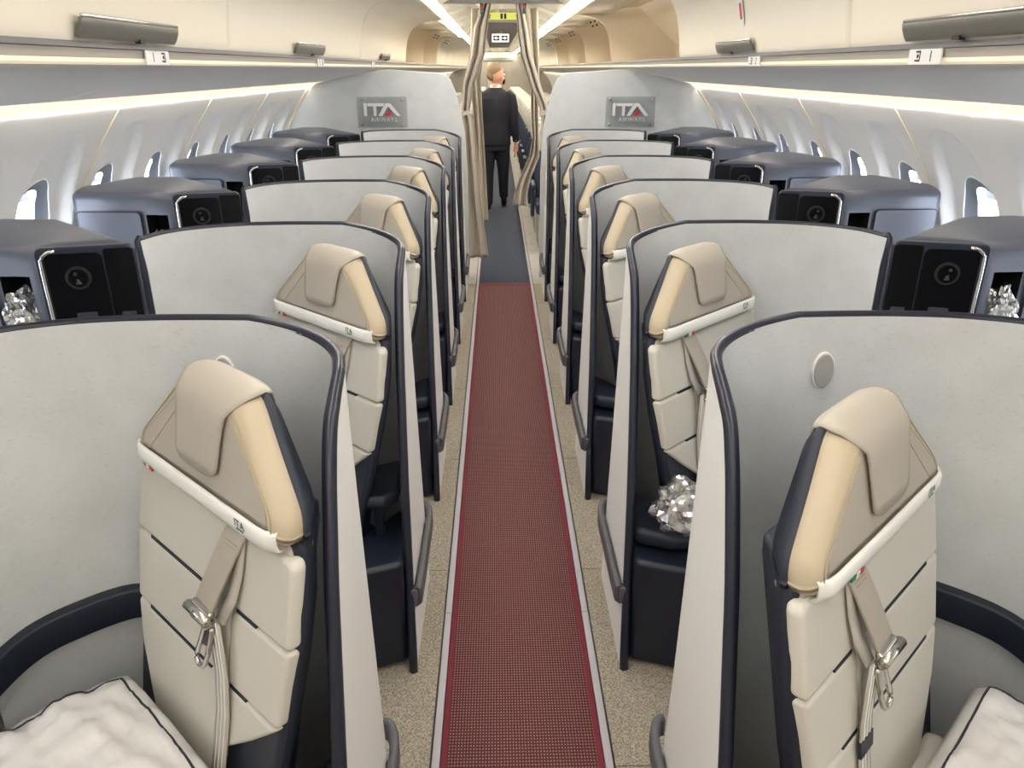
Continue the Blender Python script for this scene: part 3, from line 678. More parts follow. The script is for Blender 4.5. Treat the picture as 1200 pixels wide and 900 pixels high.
def make_console(s):
    t = thing('side_console', (s*1.5, 1.3, 0), '', 'console', 'blue window-side consoles')
    plan = [(1.1135, 1.238), (1.35, 1.172), (CA.x, CA.y), (CB.x, CB.y), (1.80, 1.30), (1.60, 1.43), (1.42, 1.425)]
    body = prism_data([(x if z_ else x, y) for (x, y), z_ in zip(plan, [1]*7)], lambda q: (s*q[0], q[1], 0.0), lambda q: (s*q[0], q[1]+0.012, 1.235+0.04*max(0, (q[1]-1.25)/0.18)), )
    cut = prism_data([(1.398, 1.10), (1.488, 1.10), (1.488, 1.30), (1.398, 1.30)], lambda q: (s*q[0], q[1], 0.93), lambda q: (s*q[0], q[1], 1.147))
    bool_cut('body', body, cut, 'console_blue', t, 0.030)
    # dark liner of the cubby
    x0, x1, y0, y1, z0, z1 = 1.3985, 1.4875, 1.185, 1.299, 0.9305, 1.1465
    V = [(s*x, y, z) for x, y, z in ((x0, y0, z0), (x1, y0, z0), (x1, y0, z1), (x0, y0, z1), (x0, y1, z0), (x1, y1, z0), (x1, y1, z1), (x0, y1, z1))]
    mesh('cubby_liner', V, [(0, 1, 5, 4), (1, 2, 6, 5), (2, 3, 7, 6), (3, 0, 4, 7), (4, 5, 6, 7)], 'liner', t, fix=False)
    # door on the front face
    d = (CB-CA).normalized(); n = Vector((d.y, -d.x))
    def fp(u, z, o): p = CA+d*u+n*o; return (s*p.x, p.y, z)
    gap = [(0.127+x, z) for x, z in ((0, 0.80), (0.278, 0.80), (0.272, 1.152), (0.262, 1.160), (0.014, 1.160), (0.003, 1.150))]
    prism('door_gap', gap, lambda q: fp(q[0], q[1], -0.001), lambda q: fp(q[0], q[1], 0.0008), 'liner', t)
    ins = 0.004
    dr = [(gap[0][0]+ins, 0.803), (gap[1][0]-ins, 0.803), (gap[2][0]-ins, 1.1495), (gap[3][0]-ins, 1.157), (gap[4][0]+ins, 1.157), (gap[5][0]+ins, 1.1485)]
    prism('door', dr, lambda q: fp(q[0], q[1], 0.0), lambda q: fp(q[0], q[1], 0.0025), 'console_blue', t)
    # black lamp and storage panel angled towards the seat
    A, B = Vector((1.1135, 1.232)), Vector((1.352, 1.168)); e = (B-A).normalized(); m = Vector((e.y, -e.x)); Ln = (B-A).length
    def pp(u, z, o): p = A+e*u+m*o; return (s*p.x, p.y, z)
    def rr(u0, u1, z0, z1, r): return [(x+(u0+u1)/2, z+(z0+z1)/2) for x, z in rrect(u1-u0, z1-z0, r)]
    fr = prism('panel_frame', rr(0.0, Ln+0.012, 0.86, 1.232, 0.020), lambda q: pp(q[0], q[1], -0.02), lambda q: pp(q[0], q[1], 0.010), 'console_dark', t, bevel=0.005)
    gl = prism('lamp_panel', rr(0.084, Ln-0.012, 0.865, 1.214, 0.018), lambda q: pp(q[0], q[1], 0.008), lambda q: pp(q[0], q[1], 0.0125), 'black_gloss', t, bevel=0.0015)
    prism('storage_door', rr(0.0015, 0.0805, 0.865, 1.222, 0.008), lambda q: pp(q[0], q[1], 0.008), lambda q: pp(q[0], q[1], 0.014), 'black_gloss', t, bevel=0.0015)
    prism('finger_slot', rr(0.02, 0.06, 1.02, 1.035, 0.005), lambda q: pp(q[0], q[1], 0.014), lambda q: pp(q[0], q[1], 0.0146), 'dark_grey', t)
    cp = smooth_path([pp(0.10, 1.222, 0.012), pp(Ln-0.045, 1.222, 0.012), pp(Ln-0.015, 1.211, 0.012), pp(Ln-0.004, 1.185, 0.012), pp(Ln-0.004, 1.05, 0.012), pp(Ln-0.004, 0.87, 0.012)], 4)
    v, f = sweep_data(cp[4:], circ(0.006)); mesh('chrome_edge', v, f, 'chrome', t, smooth=True)
    uc, zc = 0.155, 1.143
    cir = lambda r: [(uc+x, zc+z) for x, z in circ(r, n=28)]
    lp = prism('lamp_ring', cir(0.034), lambda q: pp(q[0], q[1], 0.012), lambda q: pp(q[0], q[1], 0.0165), 'lamp_dark', t, bevel=0.0015)
    prism('lamp_lens', cir(0.026), lambda q: pp(q[0], q[1], 0.016), lambda q: pp(q[0], q[1], 0.018), 'black_gloss', lp)
    prism('lamp_spot', [(uc-0.008, zc-0.018), (uc+0.008, zc-0.018), (uc+0.004, zc-0.002), (uc-0.002, zc-0.004)], lambda q: pp(q[0], q[1], 0.0175), lambda q: pp(q[0], q[1], 0.0188), 'dark_grey', lp)
    prism('lamp_switch', [(uc+0.006+x, zc+0.012+z) for x, z in circ(0.005)], lambda q: pp(q[0], q[1], 0.0175), lambda q: pp(q[0], q[1], 0.0190), 'dark_grey', lp)
    sk = prism('power_socket', rr(0.124, 0.180, 0.985, 1.04, 0.005), lambda q: pp(q[0], q[1], 0.012), lambda q: pp(q[0], q[1], 0.0138), 'dark_grey', t, bevel=0.001)
    prism('socket_face', rr(0.130, 0.174, 0.985, 1.015, 0.003), lambda q: pp(q[0], q[1], 0.0135), lambda q: pp(q[0], q[1], 0.0146), 'black_matte', sk)
    prism('socket_mark', rr(0.144, 0.158, 1.0, 1.008, 0.001), lambda q: pp(q[0], q[1], 0.0145), lambda q: pp(q[0], q[1], 0.0150), 'placard', sk)
    prism('door_mark', [(0.03, 1.0), (0.036, 1.0), (0.033, 1.008)], lambda q: pp(q[0], q[1], 0.0138), lambda q: pp(q[0], q[1], 0.0148), 'placard', t)
    # low side shelf running forward along the window
    sh = [(1.13, 0.52), (1.80, 0.50), (1.80, 1.19), (1.38, 1.16), (1.13, 1.22)]
    prism('side_shelf', sh, lambda q: (s*q[0], q[1], 0.0), lambda q: (s*q[0], q[1], 0.60), 'console_blue', t, bevel=0.02)
    return t
SEAT = {}; SHELL = {}; CONS = {}
for s in (-1, 1):
    sh0 = make_shell(s); st0 = make_seat(s, True); cs0 = make_console(s)
    for i in range(NROW):
        off = (0, PITCH*i, 0)
        for dct, o0, txt in ((SHELL, sh0, 'grey privacy shell with navy edge, '), (SEAT, st0, 'cream seat with navy back, '), (CONS, cs0, 'blue console with lamp panel, ')):
            if dct is SEAT and s < 0 and i == 1: continue
            o = o0 if i == 0 else copy_tree(o0, off)
            o['label'] = txt+where(i, s); dct[(i, s)] = o
o = make_seat(-1, False); o.location.y += PITCH; o['label'] = 'cream seat with raised armrest, '+where(1, -1); SEAT[(1, -1)] = o
SEAT[(0, -1)]['label'] = 'cream seat with pillow, '+where(0, -1)
SEAT[(0, 1)]['label'] = 'cream seat with black-banded belt, '+where(0, 1)
SEAT[(0, 1)].location += Vector((0.0, -0.120, 0.0))
for c in kids(SEAT[(0, 1)]):
    if c.name.split('.')[0] in ('headrest', 'headrest_back'): c.location.z -= 0.014
    if c.name.split('.')[0] == 'belt_strap':
        ORG = Vector((0.575, 1.22, 0)); v, f = ribbon([(0.1135, 0.0075, 0.665), (0.1145, 0.0065, 0.635)], 0.049, 1); mesh('belt_band', v, f, 'navy_trim', c, solid=0.006, fix=False)
base()
# ================================================================== LOOSE THINGS ON SEATS AND CONSOLES
def crumple(name, ctr, rad, seed, m, parent=None, amp=0.35, sub=4):
    bm = bmesh.new(); bmesh.ops.create_icosphere(bm, subdivisions=sub, radius=1.0)
    for v in bm.verts:
        d = v.co.normalized(); n1 = noise.noise(d*2.3+Vector((seed, 0, 0))); n2 = abs(noise.noise(d*5.5+Vector((0, seed, 0))))
        k = 1+amp*n1-amp*0.9*n2; v.co = Vector((d.x*rad[0]*k, d.y*rad[1]*k, d.z*rad[2]*k))
    me = bpy.data.meshes.new(name); bm.to_mesh(me); bm.free()
    for v in me.vertices: v.co += Vector(ctr)-ORG
    return link(name, me, m, parent, False)
def headset_bag(loc, rad, seed, label, ring_r, ring_ax='y'):
    t = thing('headset_bag', (loc[0], loc[1], loc[2]-rad[2]*0.8), label, 'headset bag', 'headsets in clear crinkled bags')
    crumple('plastic_wrap', loc, rad, seed, 'wrap', t)
    n = 24; path = [(loc[0]+ring_r*math.cos(2*PI*i/n), loc[1]-rad[1]*0.35, loc[2]-rad[2]*0.12+ring_r*1.15*math.sin(2*PI*i/n)) for i in range(n+1)]
    v, f = sweep_data(path, circ(ring_r*0.33, n=8), up=Vector((0, 1, 0.01)), caps=False); mesh('ear_pad', v, f, 'white_trim', t, smooth=True)
    prism('ear_cup', circ(ring_r*1.02, n=20), lambda q: (loc[0]+q[0], loc[1]-rad[1]*0.2, loc[2]-rad[2]*0.12+q[1]*1.15), lambda q: (loc[0]+q[0], loc[1]-rad[1]*0.36, loc[2]-rad[2]*0.12+q[1]*1.15), 'hook_grey', t)
    path = [(loc[0]+rad[0]*0.55*math.cos(a), loc[1]+rad[1]*0.1, loc[2]-rad[2]*0.2+rad[2]*0.8*math.sin(a)) for a in [PI*i/12 for i in range(13)]]
    v, f = sweep_data(path, circ(0.006, n=6), up=Vector((0, 1, 0.01))); mesh('headband', v, f, 'dark_grey', t, smooth=True)
for (i, s, seed, lab) in ((1, -1, 1.3, 'bright wrapped headset in fifth console from logo bulkhead, '+L_), (2, -1, 4.1, 'small wrapped headset in fourth console from logo bulkhead, '+L_), (1, 1, 7.7, 'crumpled clear headset bag in console cubby, '+R_)):
    dz = 0.01 if i == 1 else 0
    headset_bag((s*1.444, 1.19+PITCH*i, 1.015+dz), (0.050, 0.055, 0.085 if i == 1 else 0.07), seed, lab, 0.026)
headset_bag((0.478, 1.905, 0.532), (0.085, 0.075, 0.085), 9.2, 'wrapped white headset lying on a seat beside the aisle', 0.042)
base()
def make_pillow(s, ctr_b, a0, a1, ln, label, seed):
    """square wrapped pillow lying on the seat cushion, back edge at b = ctr_b"""
    t = thing('pillow', W(s, (a0+a1)/2, ctr_b-ln/2, 0.445), label, 'pillow')
    N = 36; top = []; bot = []
    def P(u, v, sgn):
        e = (1-abs(2*u-1)**4)*(1-abs(2*v-1)**4); hgt = 0.058*max(0, e)**0.42
        pin = 0.02*math.sin(PI*u)*math.sin(PI*v)
        a = lerp(a0, a1, u); b = ctr_b-ln*v
        a += 0.012*math.sin(PI*v)*(1 if u < .5 else -1)*-1*(abs(2*u-1)**3); 
        wr = 0.0035*noise.noise(Vector((u*9+seed, v*7, 0)))+0.003*noise.noise(Vector((u*4+v*16, v*3+seed, 2)))-0.003*abs(noise.noise(Vector((u*14-v*6, v*11, seed))))
        z = 0.508+(hgt*1.15+wr*4.0*min(1, e*3) if sgn > 0 else -hgt*0.98)
        return W(s, a, b, z)
    top = [[P(i/N, j/N, 1) for j in range(N+1)] for i in range(N+1)]; bot = [[P(i/N, j/N, -1) for j in range(N+1)] for i in range(N+1)]
    vt, ft = grid_data(top); vb, fb = grid_data(bot); v, f = merge((vt, ft), (vb, [q[::-1] for q in fb])); mesh('cover', v, f, 'pillow', t, smooth=True)
    loop = []
    ins = 0.075; M_ = 30
    for (u0, v0, u1, v1) in ((ins, ins, 1-ins, ins), (1-ins, ins, 1-ins, 1-ins), (1-ins, 1-ins, ins, 1-ins), (ins, 1-ins, ins, ins)):
        for k in range(M_):
            p = Vector(P(lerp(u0, u1, k/M_), lerp(v0, v1, k/M_), 1)); p.z += 0.001; loop.append(p)
    loop.append(loop[0]); v, f = sweep_data(loop, circ(0.0024, n=6), caps=False); mesh('piping', v, f, 'piping', t, smooth=True)
    return t
make_pillow(-1, -0.135, -0.235, 0.165, 0.42, "white wrapped pillow with dark piping, on walking man's left side", 1.0)
make_pillow(1, -0.245, -0.25, 0.17, 0.40, "white wrapped pillow with dark piping, on walking man's right side", 5.0)
base()
# ================================================================== LOGO BULKHEADS
YB = 6.60
def bulkhead(s):
    t = thing('logo_bulkhead', (s*1.0, YB, 0), 'tall pale grey bulkhead panel with airline logo plate, '+(L_ if s < 0 else R_), 'bulkhead', 'logo bulkheads closing the business cabin')
    outl = [(0.305, 0.0), (0.305, 0.9), (0.318, 1.21), (0.345, 1.36), (0.385, 1.52), (0.425, 1.615), (0.455, 1.648), (0.50, 1.665), (0.90, 1.690), (1.0, 1.69), (1.30, 1.635), (1.50, 1.587), (1.545, 1.552), (1.655, 1.41), (1.755, 1.25), (1.805, 1.1), (1.84, 0.8), (1.815, 0.4), (1.735, 0.0)]
    prism('panel', outl, lambda q: (s*q[0], YB+0.035, q[1]), lambda q: (s*q[0], YB, q[1]), 'laminate', t, bevel=0.006)
    ct = [(1.572, 1.548), (1.672, 1.41), (1.772, 1.25), (1.82, 1.1), (1.84, 0.8)]
    v, f = sweep_data(smooth_path([(s*x, YB-0.006, z) for x, z in ct], 4), circ(0.016, 0.012)); mesh('edge_trim', v, f, 'cream_trim', t, smooth=True)
    cxx = s*0.98 if s < 0 else 1.025
    prism('logo_plate', rrect(0.40, 0.235, 0.008), lambda q: (cxx+q[0], YB-0.018, 1.372+q[1]), lambda q: (cxx+q[0], YB-0.024, 1.372+q[1]), 'acrylic', t)
    for dx in (-0.165, 0.165):
        for dz in (-0.095, 0.095): prism('standoff', circ(0.011, n=14), lambda q: (cxx+dx+q[0], YB, 1.372+dz+q[1]), lambda q: (cxx+dx+q[0], YB-0.031, 1.372+dz+q[1]), 'steel', t, bevel=0.002)
    def face(nm, poly, m, d0=-0.024, d1=-0.036): return prism(nm, poly, lambda q: (cxx+q[0], YB+d0, 1.372+q[1]), lambda q: (cxx+q[0], YB+d1, 1.372+q[1]), m, t)
    # letters I T A, the A with a red slanted foot
    zt, zb = 0.068, -0.028
    face('letter_i', [(-0.145, zb), (-0.122, zb), (-0.122, zt), (-0.145, zt)], 'letter')
    face('letter_t', [(-0.115, zt), (-0.115, zt-0.022), (-0.068, zt-0.022), (-0.068, zb), (-0.045, zb), (-0.045, zt-0.022), (0.012, zt-0.022), (0.022, zt)], 'letter')
    face('letter_a', [(0.030, zt), (0.068, zt), (0.148, zb), (0.118, zb), (0.052, zt-0.022), (0.0, zb), (-0.03, zb)], 'letter')
    face('letter_a_foot', [(0.020, zb), (0.060, zb), (0.080, zb+0.036), (0.052, zb+0.036)], 'red')
    v, f = text_data('AIRWAYS', 0.046, 0.005, 1.12); v = [(cxx+0.012+p[0], YB-0.030-p[2], 1.300+p[1]) for p in v]; mesh('letters_airways', v, f, 'letter', t, fix=False)
    return t
bulkhead(-1); bulkhead(1)
base()
# ================================================================== CURTAINS
YCU = 6.80
def curtain(name, s, edges, label, folds, seed, y0=YCU, band=None, depth=0.035):
    """edges: list of (z, x_inner, x_outer)"""
    t = thing(name, (edges[-1][1], y0, edges[-1][0]), label, 'curtain', 'beige aisle curtains')
    zi = [e[0] for e in edges][::-1]; ti = [(e[0], e[1]) for e in edges][::-1]; to = [(e[0], e[2]) for e in edges][::-1]
    rows = []; NZ, NX = 60, 48
    for i in range(NZ+1):
        z = lerp(zi[0], zi[-1], i/NZ); a, b = interp(ti, z), interp(to, z); r = []
        wdt = abs(b-a); amp = depth*min(1, 0.12/max(wdt, 0.03))*0.9
        for j in range(NX+1):
            u = j/NX; ph = folds*2*PI*u+0.5*math.sin(3*u+z*1.1+seed)
            x = lerp(a, b, u)+0.004*math.sin(ph+seed); y = y0+amp*math.sin(ph)+0.01*math.sin(z*5+seed)
            r.append((x, y, z))
        rows.append(r)
    v, f = grid_data(rows); mesh('cloth', v, f, 'curtain', t, smooth=True, solid=0.004, fix=False)
    if band:
        z, a, b = band
        n = 20; path = [((a+b)/2+(abs(b-a)/2+0.012)*math.cos(2*PI*k/n), y0+0.055*math.sin(2*PI*k/n), z+0.01*math.cos(2*PI*k/n)) for k in range(n+1)]
        v, f = sweep_data(path, rrect(0.006, 0.035, 0.002), caps=False); mesh('tie_band', v, f, 'curtain', t, smooth=True)
    return t
curtain('curtain', -1, [(2.174, -0.10, -0.16), (2.0, -0.13, -0.245), (1.8, -0.155, -0.275), (1.57, -0.25, -0.34), (1.37, -0.285, -0.352), (1.30, -0.255, -0.352), (1.1, -0.235, -0.35), (0.6, -0.20, -0.345), (0.13, -0.143, -0.345)], "beige curtain tied back beside the logo bulkhead, "+L_, 2.4, 0.3, band=(1.355, -0.29, -0.352))
curtain('curtain', -1, [(2.18, -0.12, -0.27), (1.6, -0.20, -0.30), (1.3, -0.19, -0.27), (0.9, -0.17, -0.27), (0.36, -0.145, -0.29)], "shorter white-hemmed curtain layer behind the tied curtain, "+L_, 1.8, 2.1, y0=7.35)
curtain('curtain', 1, [(2.174, 0.10, 0.155), (2.0, 0.11, 0.20), (1.8, 0.14, 0.235), (1.57, 0.215, 0.31), (1.40, 0.30, 0.375), (1.32, 0.315, 0.375), (1.0, 0.318, 0.37), (0.5, 0.32, 0.368), (0.14, 0.322, 0.366)], "beige curtain tied back beside the logo bulkhead, "+R_, 2.4, 1.1, band=(1.36, 0.312, 0.372))
curtain('curtain', 1, [(2.18, 0.16, 0.30), (1.6, 0.25, 0.32), (1.35, 0.25, 0.315), (1.1, 0.27, 0.32), (0.95, 0.24, 0.33), (0.75, 0.15, 0.25), (0.6, 0.10, 0.22), (0.50, 0.09, 0.22)], "pale curtain tail swinging into the aisle, "+R_, 1.8, 3.3, y0=7.35)
base()
tag(box('curtain_rail', (-0.50, YCU-0.03, 2.175), (0.50, YCU+0.03, 2.20), 'ceil_grey', bevel=0.006), 'grey curtain rail across the ceiling above the aisle', 'rail')
for sx in (-1, 1):
    t = thing('call_light', (sx*0.17, YCU-0.05, 2.13), 'small red and green indicator light by curtain rail, '+(L_ if sx < 0 else R_), 'light', 'indicator lights by the curtain rail')
    box('body', (sx*0.17-0.014, YCU-0.06, 2.10), (sx*0.17+0.014, YCU-0.035, 2.175), 'dark_grey', t, bevel=0.003)
    box('red_lens', (sx*0.17-0.010, YCU-0.064, 2.135), (sx*0.17+0.010, YCU-0.058, 2.160), 'red', t, bevel=0.002)
    box('green_lens', (sx*0.17-0.010, YCU-0.064, 2.108), (sx*0.17+0.010, YCU-0.058, 2.128), 'green', t, bevel=0.002)
base()
# ================================================================== CEILING SIGNS
t = thing('ceiling_channel', (0, 12, 2.1), 'long dark grey ceiling panel above the far aisle', 'ceiling panel')
for a, b in ((8.05, 11.0), (11.02, 14.2), (14.22, 17.6)): box('panel', (-0.20, a, 2.10), (0.20, b, 2.135), 'ceil_grey', t, bevel=0.008)
for a in (9.0, 12.0, 15.0): box('hanger', (-0.05, a, 2.13), (0.05, a+0.05, 2.23), 'ceil_grey', t)
t = thing('direction_sign', (0.012, 8.0, 2.12), 'yellow-green ceiling sign with upward arrows and door symbol', 'sign')
box('board', (-0.150, 8.0, 2.122), (0.172, 8.03, 2.184), 'sign_green', t, bevel=0.003)
box('hanger', (-0.03, 8.01, 2.18), (0.05, 8.02, 2.225), 'ceil_grey', t)
def flat(nm, poly, ox, oz, y, par, m='ink'): return prism(nm, poly, lambda q: (ox+q[0], y, oz+q[1]), lambda q: (ox+q[0], y-0.003, oz+q[1]), m, par)
arrow_up = [(-0.006, -0.02), (0.006, -0.02), (0.006, 0.004), (0.016, 0.004), (0, 0.022), (-0.016, 0.004), (-0.006, 0.004)]
flat('arrow', arrow_up, -0.12, 2.153, 8.0, t); flat('arrow', arrow_up, 0.14, 2.153, 8.0, t)
for dx in (-0.022, 0.012): flat('door_symbol', [(-0.010, -0.022), (0.012, -0.022), (0.012, 0.022), (-0.010, 0.022)], 0.016+dx, 2.153, 8.0, t)
t = thing('exit_sign', (-0.01, 9.4, 2.02), 'white exit sign with two black arrow boxes', 'sign')
box('board', (-0.105, 9.4, 1.970), (0.085, 9.43, 2.055), 'sign_white', t, bevel=0.004)
box('hanger', (-0.03, 9.41, 2.05), (0.01, 9.42, 2.105), 'ceil_grey', t)
for ox, sg in ((-0.055, -1), (0.035, 1)):
    b = flat('arrow_box', [(-0.034, -0.026), (0.034, -0.026), (0.034, 0.026), (-0.034, 0.026)], ox, 2.012, 9.4, t)
    flat('arrow', [(sg*x, z) for x, z in ((-0.024, -0.006), (0.0, -0.006), (0.0, -0.018), (0.026, 0.0), (0.0, 0.018), (0.0, 0.006), (-0.024, 0.006))], ox, 2.012, 9.3965, b, 'sign_white')
base()
# ================================================================== WALKING MAN
def ring_loft(secs, n=20, caps=True):
    """secs: (centre, rx, ry) horizontal ellipses"""
    rows = [[(c[0]+rx*math.cos(2*PI*i/n), c[1]+ry*math.sin(2*PI*i/n), c[2]) for i in range(n)] for c, rx, ry in secs]
    v, f = grid_data(rows, closed_v=True)
    if caps: f += [tuple(range(n)), tuple(range((len(secs)-1)*n, len(secs)*n))[::-1]]
    return v, f
def limb(pts, n=14):
    """pts: (point, radius) chain with circular sections"""
    path = [Vector(p) for p, r in pts]; rows = []
    for i, (p, r) in enumerate(pts):
        t = (path[min(i+1, len(path)-1)]-path[max(i-1, 0)]).normalized(); u = Vector((0, 1, 0)) if abs(t.y) < 0.9 else Vector((1, 0, 0))
        a = t.cross(u).normalized(); b = a.cross(t).normalized()
        rows.append([tuple(Vector(p)+a*r*math.cos(2*PI*k/n)+b*r*math.sin(2*PI*k/n)) for k in range(n)])
    v, f = grid_data(rows, closed_v=True); f += [tuple(range(n)), tuple(range((len(pts)-1)*n, len(pts)*n))[::-1]]
    return v, f
def blob(c, r, n=12):
    rows = []
    for i in range(n+1):
        a = -PI/2+PI*i/n; rr = max(0.02, math.cos(a)); rows.append(((c[0], c[1], c[2]+r[2]*math.sin(a)), r[0]*rr, r[1]*rr))
    return ring_loft(rows, 16)
def fused(name, parts, m, parent, vox=0.010, it=3):
    v, f = merge(*parts); o = mesh(name, v, f, m, parent, smooth=True)
    md = o.modifiers.new('remesh', 'REMESH'); md.mode = 'VOXEL'; md.voxel_size = vox; md.use_smooth_shade = True
    md = o.modifiers.new('smooth', 'SMOOTH'); md.factor = 0.5; md.iterations = it
    return o
def person():
    X, Y = -0.075, 10.10
    t = thing('person', (X, Y, 0.008), 'person in navy suit and black face mask walking away down the aisle', 'person')
    S = 1.742/1.76
    def q(x, y, z): return (X+x*S, Y+y*S, z*S+0.008)
    hd = math.radians(-48)   # head turned towards the right
    cs, sn = math.cos(hd), math.sin(hd)
    def h(x, y, z): return q(0.02+x*cs-y*sn, 0.015+x*sn+y*cs, z)     # head-local: +y is the face
    def hb(c, r):
        k = 1.17; c2 = (c[0]*k, c[1]*k, 1.625+(c[2]-1.64)*k); return blob(h(*c2), tuple(k*x for x in r))
    hand = lambda sx, x, y, z: [limb([(q(x, y, z+0.10), 0.026), (q(x, y+0.005, z+0.04), 0.030), (q(x-sx*0.004, y+0.012, z), 0.034), (q(x-sx*0.006, y+0.016, z-0.035), 0.030)])] + \
        [limb([(q(x-sx*0.008, y-0.026+0.019*k, z-0.03), 0.0095), (q(x-sx*0.012, y-0.024+0.019*k, z-0.065), 0.009), (q(x-sx*0.024, y-0.020+0.019*k, z-(0.098, 0.108, 0.104, 0.088)[k]), 0.0075)]) for k in range(4)] + \
        [limb([(q(x-sx*0.01, y+0.03, z+0.02), 0.012), (q(x-sx*0.02, y+0.05, z-0.012), 0.010), (q(x-sx*0.026, y+0.056, z-0.04), 0.008)])]
    parts = [hb((0, -0.005, 1.655), (0.078, 0.092, 0.105)), hb((0, 0.030, 1.595), (0.058, 0.066, 0.075)), hb((0, 0.098, 1.612), (0.012, 0.018, 0.022)), hb((0.076, 0.0, 1.632), (0.012, 0.02, 0.032)), hb((-0.076, 0.0, 1.632), (0.012, 0.02, 0.032)),
             limb([(q(0, 0.0, 1.40), 0.072), (q(0.005, 0.0, 1.50), 0.060), (q(0.014, 0.012, 1.56), 0.058), (q(0.02, 0.015, 1.62), 0.058)]),
             ring_loft([(q(0, 0, 0.86), 0.15, 0.10), (q(0, 0, 1.05), 0.15, 0.10), (q(0, 0, 1.25), 0.17, 0.105), (q(0, 0, 1.38), 0.17, 0.09), (q(0, 0, 1.44), 0.09, 0.06)])]
    for sx, hx, hy in ((-1, -0.245, 0.02), (1, 0.262, 0.03)):
        parts += [limb([(q(sx*0.15, 0, 1.40), 0.055), (q(sx*0.21, -0.01, 1.33), 0.05), (q(sx*0.235, -0.02, 1.10), 0.04), (q(hx, hy, 0.83), 0.025)])]+hand(sx, hx, hy, 0.755)
    parts += [limb([(q(-0.09, 0, 0.90), 0.085), (q(-0.10, 0, 0.5), 0.05), (q(-0.105, -0.02, 0.08), 0.035)]), limb([(q(0.09, 0, 0.90), 0.085), (q(0.10, 0.06, 0.5), 0.05), (q(0.10, 0.26, 0.14), 0.035)])]
    body = fused('body', parts, 'skin', t, vox=0.008, it=2)
    # facial features
    for ex in (-0.030, 0.030):
        v, f = blob(h(ex*1.17, 0.092, 1.639), (0.012, 0.012, 0.009)); mesh('eye', v, f, 'shirt', body, smooth=True)
        v, f = limb([(h(ex*1.17-0.02, 0.097, 1.664), 0.004), (h(ex*1.17, 0.103, 1.669), 0.005), (h(ex*1.17+0.02, 0.095, 1.663), 0.004)], 6); mesh('eyebrow', v, f, 'hair', body, smooth=True)
    fused('hair', [hb((0, -0.026, 1.690), (0.081, 0.082, 0.080)), hb((0, -0.052, 1.640), (0.066, 0.050, 0.055))], 'hair', body, vox=0.008)
    fused('face_mask', [hb((0, 0.048, 1.582), (0.058, 0.066, 0.044)), hb((0, 0.075, 1.590), (0.042, 0.046, 0.036))], 'shoe', body, vox=0.008)
    v, f = ring_loft([(q(0.004, 0.004, 1.468), 0.082, 0.072), (q(0.008, 0.008, 1.50), 0.070, 0.066), (q(0.010, 0.010, 1.522), 0.067, 0.063)]); mesh('shirt_collar', v, f, 'shirt', body, smooth=True)
    jk = [ring_loft([(q(-0.01, 0.0, 0.80), 0.205, 0.128), (q(-0.01, 0, 0.92), 0.198, 0.128), (q(-0.005, 0, 1.08), 0.180, 0.118), (q(0, 0, 1.24), 0.198, 0.125), (q(0, 0, 1.36), 0.208, 0.118), (q(0, 0, 1.42), 0.185, 0.098), (q(0, 0, 1.465), 0.115, 0.078), (q(0, 0.0, 1.49), 0.082, 0.068)], 24)]
    for sx, hx, hy in ((-1, -0.245, 0.02), (1, 0.262, 0.03)):
        jk.append(limb([(q(sx*0.14, 0, 1.415), 0.068), (q(sx*0.195, 0, 1.375), 0.068), (q(sx*0.222, -0.01, 1.26), 0.062), (q(sx*0.236, -0.02, 1.10), 0.054), (q(lerp(sx*0.236, hx, 0.6), 0.008, 0.94), 0.047), (q(hx, hy, 0.845), 0.042)]))
    jo = fused('jacket', jk, 'suit', t, vox=0.010, it=3)
    v, f = ring_loft([(q(0.262, 0.03, 0.825), 0.036, 0.036), (q(0.262, 0.03, 0.85), 0.037, 0.037)]); mesh('shirt_cuff', v, f, 'shirt', jo, smooth=True)
    v, f = ring_loft([(q(-0.245, 0.02, 0.825), 0.036, 0.036), (q(-0.245, 0.02, 0.85), 0.037, 0.037)]); mesh('shirt_cuff', v, f, 'shirt', jo, smooth=True)
    for k in range(3): prism('sleeve_button', circ(0.006), lambda p: q(0.262+p[0], -0.016, 0.865+0.022*k+p[1]), lambda p: q(0.262+p[0], -0.021, 0.865+0.022*k+p[1]), 'steel', jo)
    box('vent_seam', q(-0.002, -0.131, 0.80), q(0.002, -0.124, 0.96), 'ink', jo)
    fused('trousers', [ring_loft([(q(0, 0, 0.74), 0.17, 0.115), (q(0, 0, 0.86), 0.175, 0.115), (q(0, 0, 0.98), 0.165, 0.105)]),
        limb([(q(-0.088, 0, 0.86), 0.098), (q(-0.094, 0.0, 0.66), 0.090), (q(-0.10, 0.0, 0.46), 0.074), (q(-0.104, -0.012, 0.25), 0.066), (q(-0.106, -0.02, 0.065), 0.064)]),
        limb([(q(0.088, 0, 0.86), 0.098), (q(0.092, 0.035, 0.66), 0.090), (q(0.096, 0.07, 0.47), 0.074), (q(0.10, 0.16, 0.27), 0.064), (q(0.104, 0.245, 0.13), 0.060)])], 'trouser', t, vox=0.010, it=3)
    fused('shoe', [blob(q(-0.106, -0.01, 0.045), (0.046, 0.075, 0.046)), blob(q(-0.112, 0.10, 0.032), (0.046, 0.11, 0.034)), ring_loft([(q(-0.108, 0.04, 0.004), 0.044, 0.13), (q(-0.108, 0.04, 0.022), 0.045, 0.13)])], 'shoe', t, vox=0.008)
    fused('shoe', [blob(q(0.105, 0.27, 0.085), (0.044, 0.07, 0.055)), blob(q(0.108, 0.37, 0.045), (0.045, 0.10, 0.038)), limb([(q(0.105, 0.24, 0.055), 0.035), (q(0.108, 0.34, 0.035), 0.04), (q(0.108, 0.42, 0.028), 0.035)])], 'shoe', t, vox=0.008)
    return t
person()
base()
